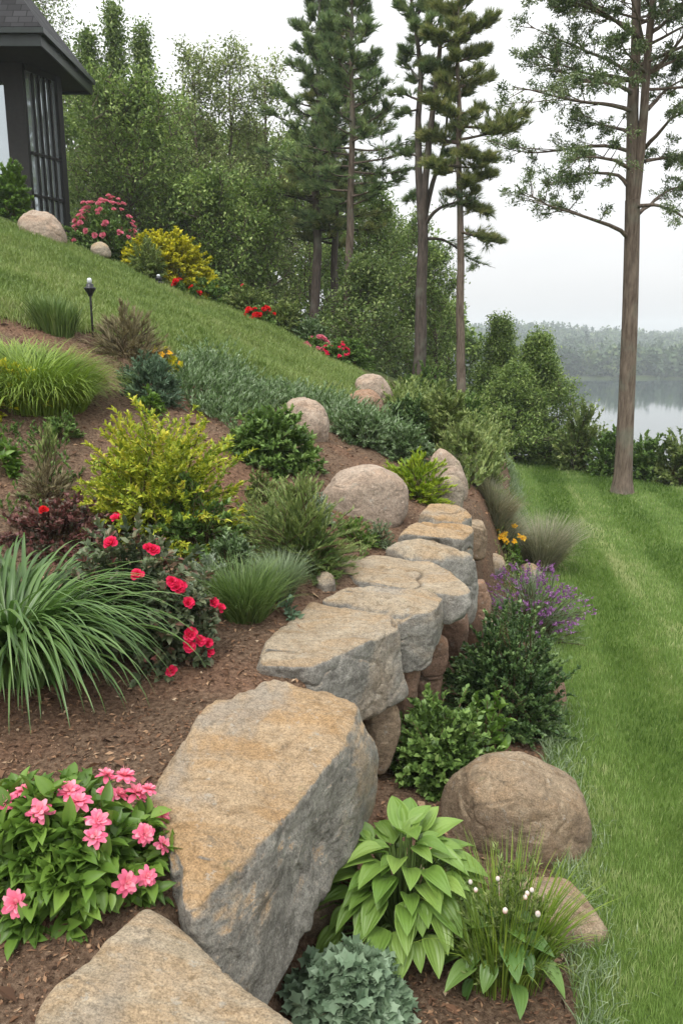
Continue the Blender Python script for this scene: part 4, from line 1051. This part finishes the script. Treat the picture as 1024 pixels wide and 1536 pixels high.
def pine(name, label, u, y, vtop, wpx, seed, mat='pine', f0=.3, nb=60, nt=11, nl=9, tuft=.2, bark='bark_dark', r0=.16, bottom_u=None, Lmin=.2, plates=(), group=None, zf=None):
    r = rs(seed + 2000); top = at(u, vtop, y); x = top[0]; zb = hz(x, y); H = top[2] - zb
    xb = x if bottom_u is None else at(bottom_u, 560, y)[0]
    zb = hz(xb, y); root = thing(name, label, 'pine tree', (xb, y, zb), group)
    P = path([(xb, y, zb - .1), (xb * .5 + x * .5, y, zb + H * .5), (x, y, zb + H)], 20, r, .02)
    R = np.linspace(r0, .02, 20); tg = Geo(); tubes(tg, P[None], R[None], 9)
    W = wpx / 2 * y / F_PX
    B, RB_ = gen_branches(r, P, R, nb, f0, .99, lambda q: W * (max(Lmin, (1 - q) ** .7) * min(1, .55 + q * 3)), lambda q: -.12 + .75 * q, .10, 8, .07)
    ex = [path([at(u0, v0, y), *[at(a, b_, y + dy) for a, b_, dy in pts]], 8, r, .015) for (u0, v0, pts) in plates]
    if ex: B = np.concatenate([B, np.array(ex)]); RB_ = np.concatenate([RB_, np.linspace(.035, .008, 8)[None] * np.ones((len(ex), 1))])
    tubes(tg, B, RB_, 5)
    Tw, d = gen_twigs(r, B, nt, .2, .36, .9, .28, 4, .12)
    if ex:
        T2, d2 = gen_twigs(r, np.array(ex), nt * 2, .25, .34, .9, .3, 4, .12); Tw = np.concatenate([Tw, T2]); d = np.concatenate([d, d2])
    tubes(tg, Tw, np.linspace(.010, .004, 4)[None] * np.ones((len(Tw), 1)), 3)
    g = Geo(); leaves_on(g, r, Tw, d, nl, (tuft, 1.0), TUFT, .03, (.8, .35, 0, .28), .1)
    finish(root, r, tg, g, bark, mat); return root

WD = 'broad-leaved trees of the wood behind the ridge'
decid('poplar_tree', 'pale poplar rising behind the roof of the dark house', 48, 25, -40, 150, 1, 'poplar', .2, 44, 9, 30)
decid('poplar_tree', 'tall narrow poplar with the highest pointed top left of the pines', 172, 23, 8, 92, 2, 'poplar', .15, 46, 9, 28, shape='spire')
decid('poplar_tree', 'second narrow poplar, a little lower, right of the highest pointed one', 216, 24, 42, 105, 3, 'poplar', .15, 44, 9, 28, shape='spire')
decid('poplar_tree', 'narrow poplar nearest the eave of the house', 132, 22.5, 52, 100, 4, 'poplar', .15, 44, 9, 28, shape='spire')
decid('broadleaf_tree', 'wide mid-green tree below the poplars, behind the pink flowering bush', 190, 20.5, 190, 200, 5, 'decid', .08, 52, 11, 34)
decid('broadleaf_tree', 'airy pale green tree just right of the poplars', 290, 24, 106, 130, 6, 'decid_pale', .22, 42, 9, 24, bark='bark_grey')
decid('broadleaf_tree', 'airy pale green tree with the rounded top midway between poplars and pines', 346, 24.5, 98, 130, 7, 'decid_pale', .22, 42, 9, 24)
decid('broadleaf_tree', 'airy pale green tree touching the left side of the pines', 396, 25, 112, 110, 8, 'decid_pale', .22, 38, 9, 22)
decid('broadleaf_tree', 'low dark tree behind the golden-yellow bush', 300, 20, 312, 150, 9, 'decid', .06, 44, 11, 32)
decid('broadleaf_tree', 'low tree with leaning pale stems left of the pine trunks', 372, 21, 318, 150, 10, 'decid', .1, 40, 11, 30, lean=.5)
decid('broadleaf_tree', 'dense dark green tree directly behind the pine trunks', 468, 26, 268, 180, 11, 'decid', .06, 46, 11, 34)
decid('broadleaf_tree', 'mid green tree between the pine trunks and the forked trunk', 566, 24, 338, 150, 12, 'decid', .06, 46, 11, 34)
decid('broadleaf_tree', 'bright low tree under the forked trunk, left side', 548, 20, 428, 130, 13, 'poplar', .06, 40, 11, 30)
decid('broadleaf_tree', 'slim green tree between the forked trunk and the straight pine', 655, 24, 392, 110, 14, 'decid', .06, 40, 10, 30)
decid('broadleaf_tree', 'green tree right behind the forked trunk', 612, 26, 352, 120, 15, 'poplar', .06, 42, 10, 30)
for i, (u, y, v, w) in enumerate([(90, 31, 150, 170), (150, 34, 190, 170), (245, 33, 200, 170), (330, 34, 235, 180), (420, 34, 250, 180), (510, 35, 300, 170), (590, 36, 380, 150), (20, 30, 180, 170), (670, 33, 480, 110), (380, 30, 260, 160), (265, 28, 240, 150)]):
    decid('broadleaf_tree', 'hazy green tree deep in the wood, its stem hidden by nearer trees', u, y, v, w, 20 + i, 'decid', .05, 34, 10, 30, leaf=(.2, .55), group=WD)
pine('pine_tree', 'leftmost tall pine of the middle cluster, with the broadest feathery crown', 478, 21.5, -70, 170, 1, 'pine', .36, 66, 14, 7, .165, 'bark_dark', .15, 474)
pine('pine_tree', 'tall pine of the middle cluster with the pale straight trunk', 527, 20, -90, 165, 2, 'pine', .42, 60, 14, 7, .165, 'bark_grey', .13, 521)
pine('pine_tree', 'dark-trunked pine between the other two of the middle cluster', 505, 22, 10, 190, 3, 'pine_warm', .38, 60, 14, 7, .165, 'bark_dark', .13, 498)
pine('pine_tree', 'straight single-trunked pine with layered boughs beside the forked trunk', 688, 18.5, -110, 84, 4, 'pine_warm', .50, 38, 14, 7, .16, 'bark_grey', .12, 692, plates=[
    (690, 52, [(715, 45, -.2), (742, 28, -.3)]), (690, 92, [(712, 86, 0), (728, 76, .1)]), (690, 190, [(730, 192, .2), (778, 172, .3)]), (690, 210, [(735, 200, -.4), (772, 190, -.5)]),
    (690, 130, [(715, 122, .4), (735, 116, .6)]), (690, 232, [(715, 240, -.3), (738, 238, -.5)]), (690, 270, [(715, 268, .3), (738, 262, .4)]), (690, 165, [(665, 160, -.3), (640, 150, -.4)]),
    (690, 215, [(660, 212, .3), (630, 205, .5)]), (690, 120, [(665, 112, .4), (640, 100, .5)]), (690, 250, [(665, 248, -.5), (642, 246, -.7)]), (690, 348, [(720, 356, .2), (746, 362, .3)]), (690, 60, [(662, 62, -.2), (640, 50, -.3)]),
    (690, 20, [(665, 20, .2), (648, 5, .2)]), (690, 300, [(712, 312, .2), (730, 318, .3)])])
decid('young_tree', 'slender young tree at the far end of the lawn, left of the lake', 748, 20.5, 484, 120, 41, 'decid', .02, 60, 10, 40, shape='cone', r0=.06, leaf=(.08, .45))
decid('young_tree', 'broader bushy young tree at the lawn end, just left of the lake', 808, 19.5, 510, 150, 42, 'decid', .02, 64, 11, 44, shape='cone', r0=.06, leaf=(.08, .45))
decid('young_tree', 'low young tree in front of the slender one at the lawn end', 770, 18.6, 560, 150, 43, 'decid', .02, 54, 11, 40, shape='cone', r0=.05, leaf=(.08, .45))

# forked pine left of the straight one
r = rs(61); y0 = 19.0
b0 = at(627, 575, y0); zb = hz(b0[0], y0)
root = thing('forked_pine_tree', 'dark pine whose trunk forks into several stems above the bank', 'pine tree', (b0[0], y0, zb)); tg = Geo(); Bx = []
def stem(pts, ra, rb, m=16, sides=9, yy=None):
    P = path([at(u, v, (yy or y0) + dy) for u, v, dy in pts], m, r, .008); tubes(tg, P[None], np.linspace(ra, rb, m)[None], sides); return P, np.linspace(ra, rb, m)
stem([(627, 590, 0), (629, 480, 0), (632, 400, 0), (634, 338, 0)], .155, .115)
S1 = stem([(633, 345, 0), (627, 260, 0), (625, 200, .1), (631, 110, .1), (622, 40, .2), (612, -30, .2)], .10, .03)
S2 = stem([(635, 345, 0), (638, 270, -.1), (648, 180, -.2), (658, 110, -.2), (662, 30, -.2), (660, -60, -.2)], .09, .03)
S3 = stem([(635, 335, 0), (644, 282, .1), (658, 252, .3), (668, 215, .4), (672, 150, .5)], .07, .02, 10)
low = [stem([(638, 338, 0), (648, 318, -.2), (668, 307, -.4), (690, 302, -.5), (706, 300, -.6)], .05, .012, 8, 6)[0], stem([(641, 358, 0), (662, 357, .2), (682, 368, .3), (702, 388, .4), (720, 396, .4)], .04, .008, 8, 6)[0]]
Bs, Rs = [], []
for (P, R_), n_, f0, W in ((S1, 13, .55, .55), (S2, 15, .5, .6), (S3, 8, .4, .5)):
    B, RB_ = gen_branches(r, P, R_, n_, f0, 1, lambda q: W * (1 - .4 * q), lambda q: .05 + .4 * q, .1, 8, .08); Bs.append(B); Rs.append(RB_)
for u, v, tu, tv in ((626, 150, 588, 142), (626, 165, 596, 176), (625, 235, 602, 232), (629, 120, 598, 85), (626, 40, 604, 12), (636, 282, 612, 300), (628, 20, 640, -5)):
    Bs.append(path([at(u, v, y0), at((u + tu) / 2, (v + tv) / 2 - 4, y0 + .2), at(tu, tv, y0 + .3)], 8, r, .015)[None]); Rs.append(np.linspace(.03, .008, 8)[None])
B = np.concatenate(Bs + [np.array([low[0], low[1]])]); tubes(tg, np.concatenate(Bs), np.concatenate(Rs), 5)
Tw, d = gen_twigs(r, B, 15, .3, .4, .9, .3, 4, .12); tubes(tg, Tw, np.linspace(.01, .004, 4)[None] * np.ones((len(Tw), 1)), 3)
g = Geo(); leaves_on(g, r, Tw, d, 7, (.155, 1.0), TUFT, .03, (.8, .35, 0, .28), .1); finish(root, r, tg, g, 'bark_dark', 'pine')

# the large tree standing on the lawn
r = rs(71); y0 = float(ground(932, 741)[1]); b0 = at(932, 741, y0)
root = thing('lawn_tree', 'tall slim twin-trunked tree with sparse layered boughs on the lower lawn', 'tree', (b0[0], y0, hz(b0[0], y0))); tg = Geo()
P = path([at(931, 752, y0), at(933, 728, y0), at(938, 620, y0), at(944, 480, y0), at(947, 360, y0), at(948, 300, y0)], 26)
Rr = np.interp(np.linspace(0, 1, 26), [0, .035, .09, .3, 1], [.30, .215, .165, .145, .125]); tubes(tg, P[None], Rr[None], 14)
A1 = stem([(948, 312, 0), (948, 200, 0), (952, 120, 0), (955, 0, .1), (955, -160, .1)], .115, .05, 16, 10)
A2 = stem([(950, 318, 0), (958, 255, -.05), (965, 195, -.1), (973, 75, -.15), (982, -20, -.2), (990, -160, -.2)], .085, .04, 16, 10)
EX = [[(941, 358, 0), (930, 345, -.1), (912, 336, -.3), (885, 328, -.5), (850, 318, -.7), (820, 308, -.9), (788, 290, -1.1)],
      [(943, 278, 0), (925, 262, .2), (890, 259, .4), (850, 268, .5), (826, 278, .6)],
      [(945, 228, 0), (915, 218, .3), (880, 218, .5), (840, 226, .8), (800, 230, 1.0), (755, 222, 1.2)],
      [(947, 167, 0), (925, 158, -.3), (890, 156, -.6), (850, 148, -.8), (810, 138, -1), (768, 130, -1.2)],
      [(950, 118, 0), (930, 105, .2), (905, 90, .3), (870, 75, .5), (835, 58, .7), (795, 40, .9)],
      [(953, 60, 0), (930, 35, -.3), (895, 15, -.6), (860, 2, -.8), (820, -12, -1)],
      [(952, 310, 0), (975, 308, -.3), (1000, 311, -.5), (1030, 332, -.8), (1060, 350, -1)],
      [(960, 320, 0), (985, 300, .4), (1010, 282, .8), (1050, 275, 1)],
      [(968, 165, 0), (985, 146, .3), (1010, 126, .5), (1050, 108, .8)], [(964, 222, 0), (985, 195, -.3), (1010, 172, -.6), (1050, 158, -.8)],
      [(975, 108, 0), (1000, 95, .2), (1040, 84, .4)], [(978, 50, 0), (1000, 34, -.3), (1050, 12, -.5)], [(962, 242, 0), (990, 238, .3), (1030, 242, .5)],
      [(946, 200, 0), (925, 190, .6), (900, 186, 1.1), (872, 182, 1.5)], [(948, 140, 0), (930, 128, -.6), (905, 124, -1.2), (880, 122, -1.6)], [(946, 252, 0), (920, 240, -.5), (890, 236, -1), (862, 236, -1.4)]]
E = [path([at(u, v, y0 + dy) for u, v, dy in b_], 10, r, .025) for b_ in EX]
E = np.array(E); tubes(tg, E, np.linspace(.038, .006, 10)[None] * np.ones((len(E), 1)), 6)
Bs = [E]
for (P, R_), n_ in ((A1, 16), (A2, 18)):
    B, RB_ = gen_branches(r, P, R_, n_, .38, 1, lambda q: 2.1 - .5 * q, lambda q: .1 + .3 * q, .05, 10, .1); tubes(tg, B, RB_, 5); Bs.append(B)
B = np.concatenate(Bs); Tw, d = gen_twigs(r, B, 13, .22, .34, .85, .35, 5, .04)
tubes(tg, Tw, np.linspace(.011, .003, 5)[None] * np.ones((len(Tw), 1)), 3)
T2, d2 = gen_twigs(r, Tw, 2, .2, .5, .9, .4, 4, .0); tubes(tg, T2, np.linspace(.006, .002, 4)[None] * np.ones((len(T2), 1)), 3)
g = Geo(); leaves_on(g, r, np.concatenate([T2]), d2, 56, (.06, .36), LEAF4, .035, (.6, .7, 0, .1), .1); leaves_on(g, r, Tw[:, 1:], d, 30, (.06, .36), LEAF4, .04, (.6, .7, 0, .1), .1)
finish(root, r, tg, g, 'bark_grey', 'airy')

# shrubs along the far lawn edge
for i, (bb, lb, mt, y) in enumerate([
  ((836, 606, 902, 702), 'leafy shrub at the lawn end left of the twin-trunk tree', 'olive', 17.2),
  ((884, 640, 944, 722), 'rounded shrub right behind the base of the twin-trunk tree', 'mid_green', 16.6),
  ((936, 650, 998, 736), 'rounded green shrub right of the twin-trunk tree', 'mid_green', 16.2),
  ((978, 652, 1060, 746), 'green shrub at the right edge of the lawn end', 'olive', 15.8),
  ((690, 596, 772, 690), 'dark shrub at the corner where bank and far lawn meet', 'dark_green', 19.0),
  ((780, 640, 850, 694), 'low shrub in front of the broader young tree', 'decid', 18.2),
  ((1040, 640, 1130, 750), 'shrub just outside the right edge of the lawn end', 'mid_green', 15.6)]):
    shrub('shrub', lb, bb, mt, (.10, .5), 130, 34, 120 + i, LEAF6, y=y, f0=.3, low=-.15, lump=.3)

# ------------------------------------------------------------------ far shore wood
r = rs(81); C3 = []
for n, ya, yb in ((1100, 255, 318), (2600, 310, 760)):
    y = r.uniform(ya, yb, n); x = y * r.uniform(-.15, .62, n); C3.append(np.stack([x, y], -1))
C3 = np.concatenate(C3); z = height(C3[:, 0], C3[:, 1]); k = z > LAKE_Z + .2; C3 = np.concatenate([C3, z[:, None]], 1)[k]; n = len(C3)
S = 80; Hh = 6 + 6 * r.random(n); Wd = Hh * (.32 + .2 * r.random(n)); kind = r.random(n) < .3
d = norm(r.normal(size=(n, S, 3))); rad = r.random((n, S)) ** .4
zz = d[..., 2] * rad; pr = np.where(kind[:, None], np.clip(.62 - zz * .55, .05, 1), 1)
pos = C3[:, None] + np.stack([d[..., 0] * rad * Wd[:, None] * pr, d[..., 1] * rad * Wd[:, None] * pr, (zz * .5 + .5) * Hh[:, None]], -1)
g = Geo(); scatter(g, LEAF4, pos.reshape(-1, 3), r.normal(size=(n * S, 3)), np.array([0, 0, .6]) + r.normal(size=(n * S, 3)), 2.1 * (.6 + .7 * r.random(n * S)), 1.5, 0,
                   np.clip(np.repeat(r.normal(.45, .25, n), S) + r.normal(0, .12, n * S), 0, 1))
tag(g.build('far_woods', M['far']), kind='stuff')

# ------------------------------------------------------------------ house
M['timber'] = plain_mat('dark_timber', (.013, .012, .011), .6, .3, 0, .3, 12, .2)
M['fascia'] = plain_mat('dark_green_fascia', (.012, .018, .016), .4, .4, 0, .2, 8, .1)
M['soffit'] = plain_mat('brown_soffit', (.022, .015, .011), .7, .2, 0, .2, 8, .2)
b = NT('shingles'); tc = b.n('TexCoord'); br = b.n('TexBrick'); br.inputs['Scale'].default_value = 3.2
br.inputs['Color1'].default_value = (.014, .014, .015, 1); br.inputs['Color2'].default_value = (.038, .038, .041, 1); br.inputs['Mortar'].default_value = (.008, .008, .008, 1)
br.inputs['Mortar Size'].default_value = .03; br.inputs['Brick Width'].default_value = .8; br.inputs['Row Height'].default_value = .5
b.l(tc.outputs['UV'], br.inputs['Vector'])
M['shingle'] = b.done(b.bsdf(br.outputs['Color'], .85, b.bump(br.outputs['Fac'], .6, -.02), .2))
b = NT('window_glass'); M['glass'] = b.done(b.bsdf((.5, .55, .57), .05, b.bump(b.noise(b.n('TexCoord').outputs['Object'], .9, 2), .12, .1), .8, .75))
hx_, hy_ = -6.2, 17.0; zf, zt = hz(-6.2, 17.3) - .35, 6.72
root = thing('house', 'dark timber house with a hipped shingle roof and tall glass wall on the hill', 'house', (hx_, hy_, zf))
def part(nm, mt, boxes, parent=root):
    g = Geo()
    for q in boxes: bx(g, *q)
    if parent is not root:
        return g.build(nm, M[mt], parent, origin=tuple(Vector(parent.location) + Vector(root.location)) if parent.parent else None, smooth=False)
    return g.build(nm, M[mt], parent, smooth=False)
WN_, WL_ = np.array([.92, -.39]), np.array([.39, .92])           # the bay's side wall: outward normal and run
def wpart(nm, mt, boxes, parent=None, P0=(-6.2, 17.0)):
    g = Geo()
    for q in boxes: bx(g, *q)
    for i, V in enumerate(g.V):
        xy = np.array(P0) + V[:, :1] * WN_ + V[:, 1:2] * WL_; g.V[i] = np.concatenate([xy, V[:, 2:]], 1)
    return g.build(nm, M[mt], parent or root, origin=root.location, smooth=False)
WLEN = .92
part('post', 'timber', [(hx_ - .36, hx_ + .02, hy_ - .02, hy_ + .30, zf, zt)])
wpart('post', 'timber', [(-.14, .05, WLEN, WLEN + .13, zf, zt)])
part('post', 'timber', [(hx_ - 2.6, hx_ - 2.3, hy_ - .02, hy_ + .3, zf, zt)])
w1 = wpart('window', 'glass', [(-.06, -.03, .12, WLEN, zf + .25, zt - .12)])
for k in range(1, 5): wpart('mullion', 'timber', [(-.08, .02, .12 + k * .16 - .016, .12 + k * .16 + .016, zf + .25, zt - .12)], w1)
for z_ in (zf + .95, zf + 1.75): wpart('transom', 'timber', [(-.075, .012, .12, WLEN, z_, z_ + .05)], w1)
wpart('sill', 'timber', [(-.1, .03, .1, WLEN, zf, zf + .25)])
wpart('header', 'timber', [(-.1, .03, .1, WLEN, zt - .12, zt)])
wpart('wall', 'timber', [(-1.6, -.14, WLEN + .02, WLEN + .12, zf, zt)])
w2 = part('window', 'glass', [(hx_ - 2.3, hx_ - .36, hy_ + .1, hy_ + .13, zf + .25, zt - .35)])
part('transom', 'timber', [(hx_ - 2.3, hx_ - .36, hy_ + .06, hy_ + .14, zf + 1.3, zf + 1.37)], w2)
part('header', 'timber', [(hx_ - 2.3, hx_ - .36, hy_, hy_ + .2, zt - .35, zt)])
part('sill', 'timber', [(hx_ - 2.3, hx_ - .36, hy_, hy_ + .2, zf, zf + .25)])
part('wall', 'timber', [(hx_ - 7, hx_ - 2.6, hy_, hy_ + .2, zf, zt)])
ex0, ex1, ey0, ey1, ez = hx_ - 7.6, -5.45, 16.0, 19.0, zt + .02
part('soffit', 'soffit', [(ex0, ex1, ey0, ey1, ez, ez + .05)])
part('fascia', 'fascia', [(ex0, ex1 + .03, ey0 - .03, ey0, ez - .06, ez + .24), (ex1, ex1 + .03, ey0, ey1, ez - .06, ez + .24), (ex0, ex1 + .03, ey1, ey1 + .03, ez - .06, ez + .24)])
part('gutter', 'fascia', [(ex0, ex1 + .11, ey0 - .11, ey0 - .03, ez + .13, ez + .22), (ex1 + .03, ex1 + .11, ey0 - .03, ey1, ez + .13, ez + .22)])
ym = (ey0 + ey1) / 2; hh_ = 2.5; A = (ex1 + .06, ey0 - .06, ez + .245); Bq = (ex1 + .06, ey1 + .06, ez + .245); Cq = (ex1 - 1.6, ym, ez + hh_); D = (ex0, ym, ez + hh_); E_ = (ex0, ey0 - .06, ez + .245); F_ = (ex0, ey1 + .06, ez + .245)
g = Geo(); g.add([A, Bq, Cq], [[0, 1, 2]]); g.add([E_, A, Cq, D], [[0, 1, 2, 3]]); g.add([Bq, F_, D, Cq], [[0, 1, 2, 3]])
ro = g.build('roof', M['shingle'], root, smooth=False)
uv = ro.data.uv_layers.new(name='UVMap')
for p in ro.data.polygons:
    nrm = p.normal; tx = Vector((-nrm.y, nrm.x, 0)).normalized(); ty = nrm.cross(tx)
    for li in p.loop_indices:
        co = ro.data.vertices[ro.data.loops[li].vertex_index].co; uv.data[li].uv = (co.dot(tx), co.dot(ty))

# ------------------------------------------------------------------ garden lights
M['black'] = plain_mat('black_metal', (.018, .019, .022), .35, .5, .3, .2, 30, .05)
M['lens'] = plain_mat('frosted_lens', (.55, .58, .6), .25, .5, 0, .05, 30, 0)
M['post'] = plain_mat('grey_post', (.06, .06, .065), .5, .4, .3, .2, 30, .1)
G0 = ground(140, 506); top = at(141, 415, G0[1]); Hh = top[2] - G0[2]; s_ = Hh / .6
root = thing('path_light', 'slim black garden path light standing at the edge of the hillside lawn', 'garden light', G0)
g = Geo(); lathe(g, [(.0, -.1), (.011, -.1), (.011, .40 * s_), (.016, .41 * s_), (.0, .415 * s_)], G0, 10); g.build('stake', M['post'], root)
g = Geo(); lathe(g, [(.0, .405 * s_), (.02, .41 * s_), (.026, .43 * s_), (.05, .47 * s_), (.058, .485 * s_), (.054, .495 * s_), (.034, .50 * s_), (.036, .525 * s_), (.03, .53 * s_), (.0, .532 * s_)], G0, 16); g.build('lamp_head', M['black'], root)
g = Geo(); lathe(g, [(.0, .53 * s_), (.022, .532 * s_), (.023, .57 * s_), (.017, .585 * s_), (.0, .59 * s_)], G0, 14); g.build('lamp_cap', M['lens'], root)
G1 = at(240, 420, 13.6); G1[2] = hz(G1[0], 13.6)
root = thing('spotlight', 'small black garden spotlight low on the ridge of the hillside lawn', 'garden light', G1)
g = Geo(); lathe(g, [(0, -.05), (.03, -.05), (.03, .06), (.07, .075), (.075, .10), (.0, .105)], G1, 12); g.build('base', M['black'], root)
g = Geo(); lathe(g, [(0, .09), (.045, .10), (.055, .15), (.05, .175), (.0, .18)], G1 + np.array([-.02, 0, 0]), 12); g.build('housing', M['black'], root)
g = Geo(); lathe(g, [(0, .178), (.03, .18), (.028, .21), (.0, .22)], G1 + np.array([-.02, 0, 0]), 12); g.build('lens', M['lens'], root)

# ------------------------------------------------------------------ haze
zmax = max((o.matrix_world @ Vector(c)).z for o in SC.objects if o.type == 'MESH' for c in o.bound_box) if False else 0
for o in SC.objects:
    if o.type == 'MESH':
        oz = o.location.z + (o.parent.location.z if o.parent else 0) + (o.parent.parent.location.z if o.parent and o.parent.parent else 0)
        zmax = max(zmax, oz + max(c[2] for c in o.bound_box))
g = Geo(); bx(g, -712, 912, -68, 850, -20.5, zmax + 1)
hm = bpy.data.materials.new('haze_air'); hm.use_nodes = True; t = hm.node_tree; t.nodes.clear()
o_ = t.nodes.new('ShaderNodeOutputMaterial'); v_ = t.nodes.new('ShaderNodeVolumePrincipled')
v_.inputs['Color'].default_value = (.88, .95, 1.0, 1); v_.inputs['Density'].default_value = .00075; v_.inputs['Anisotropy'].default_value = .1
t.links.new(v_.outputs[0], o_.inputs['Volume'])
tag(g.build('haze', hm, origin=(0, 0, 0), smooth=False), kind='stuff')
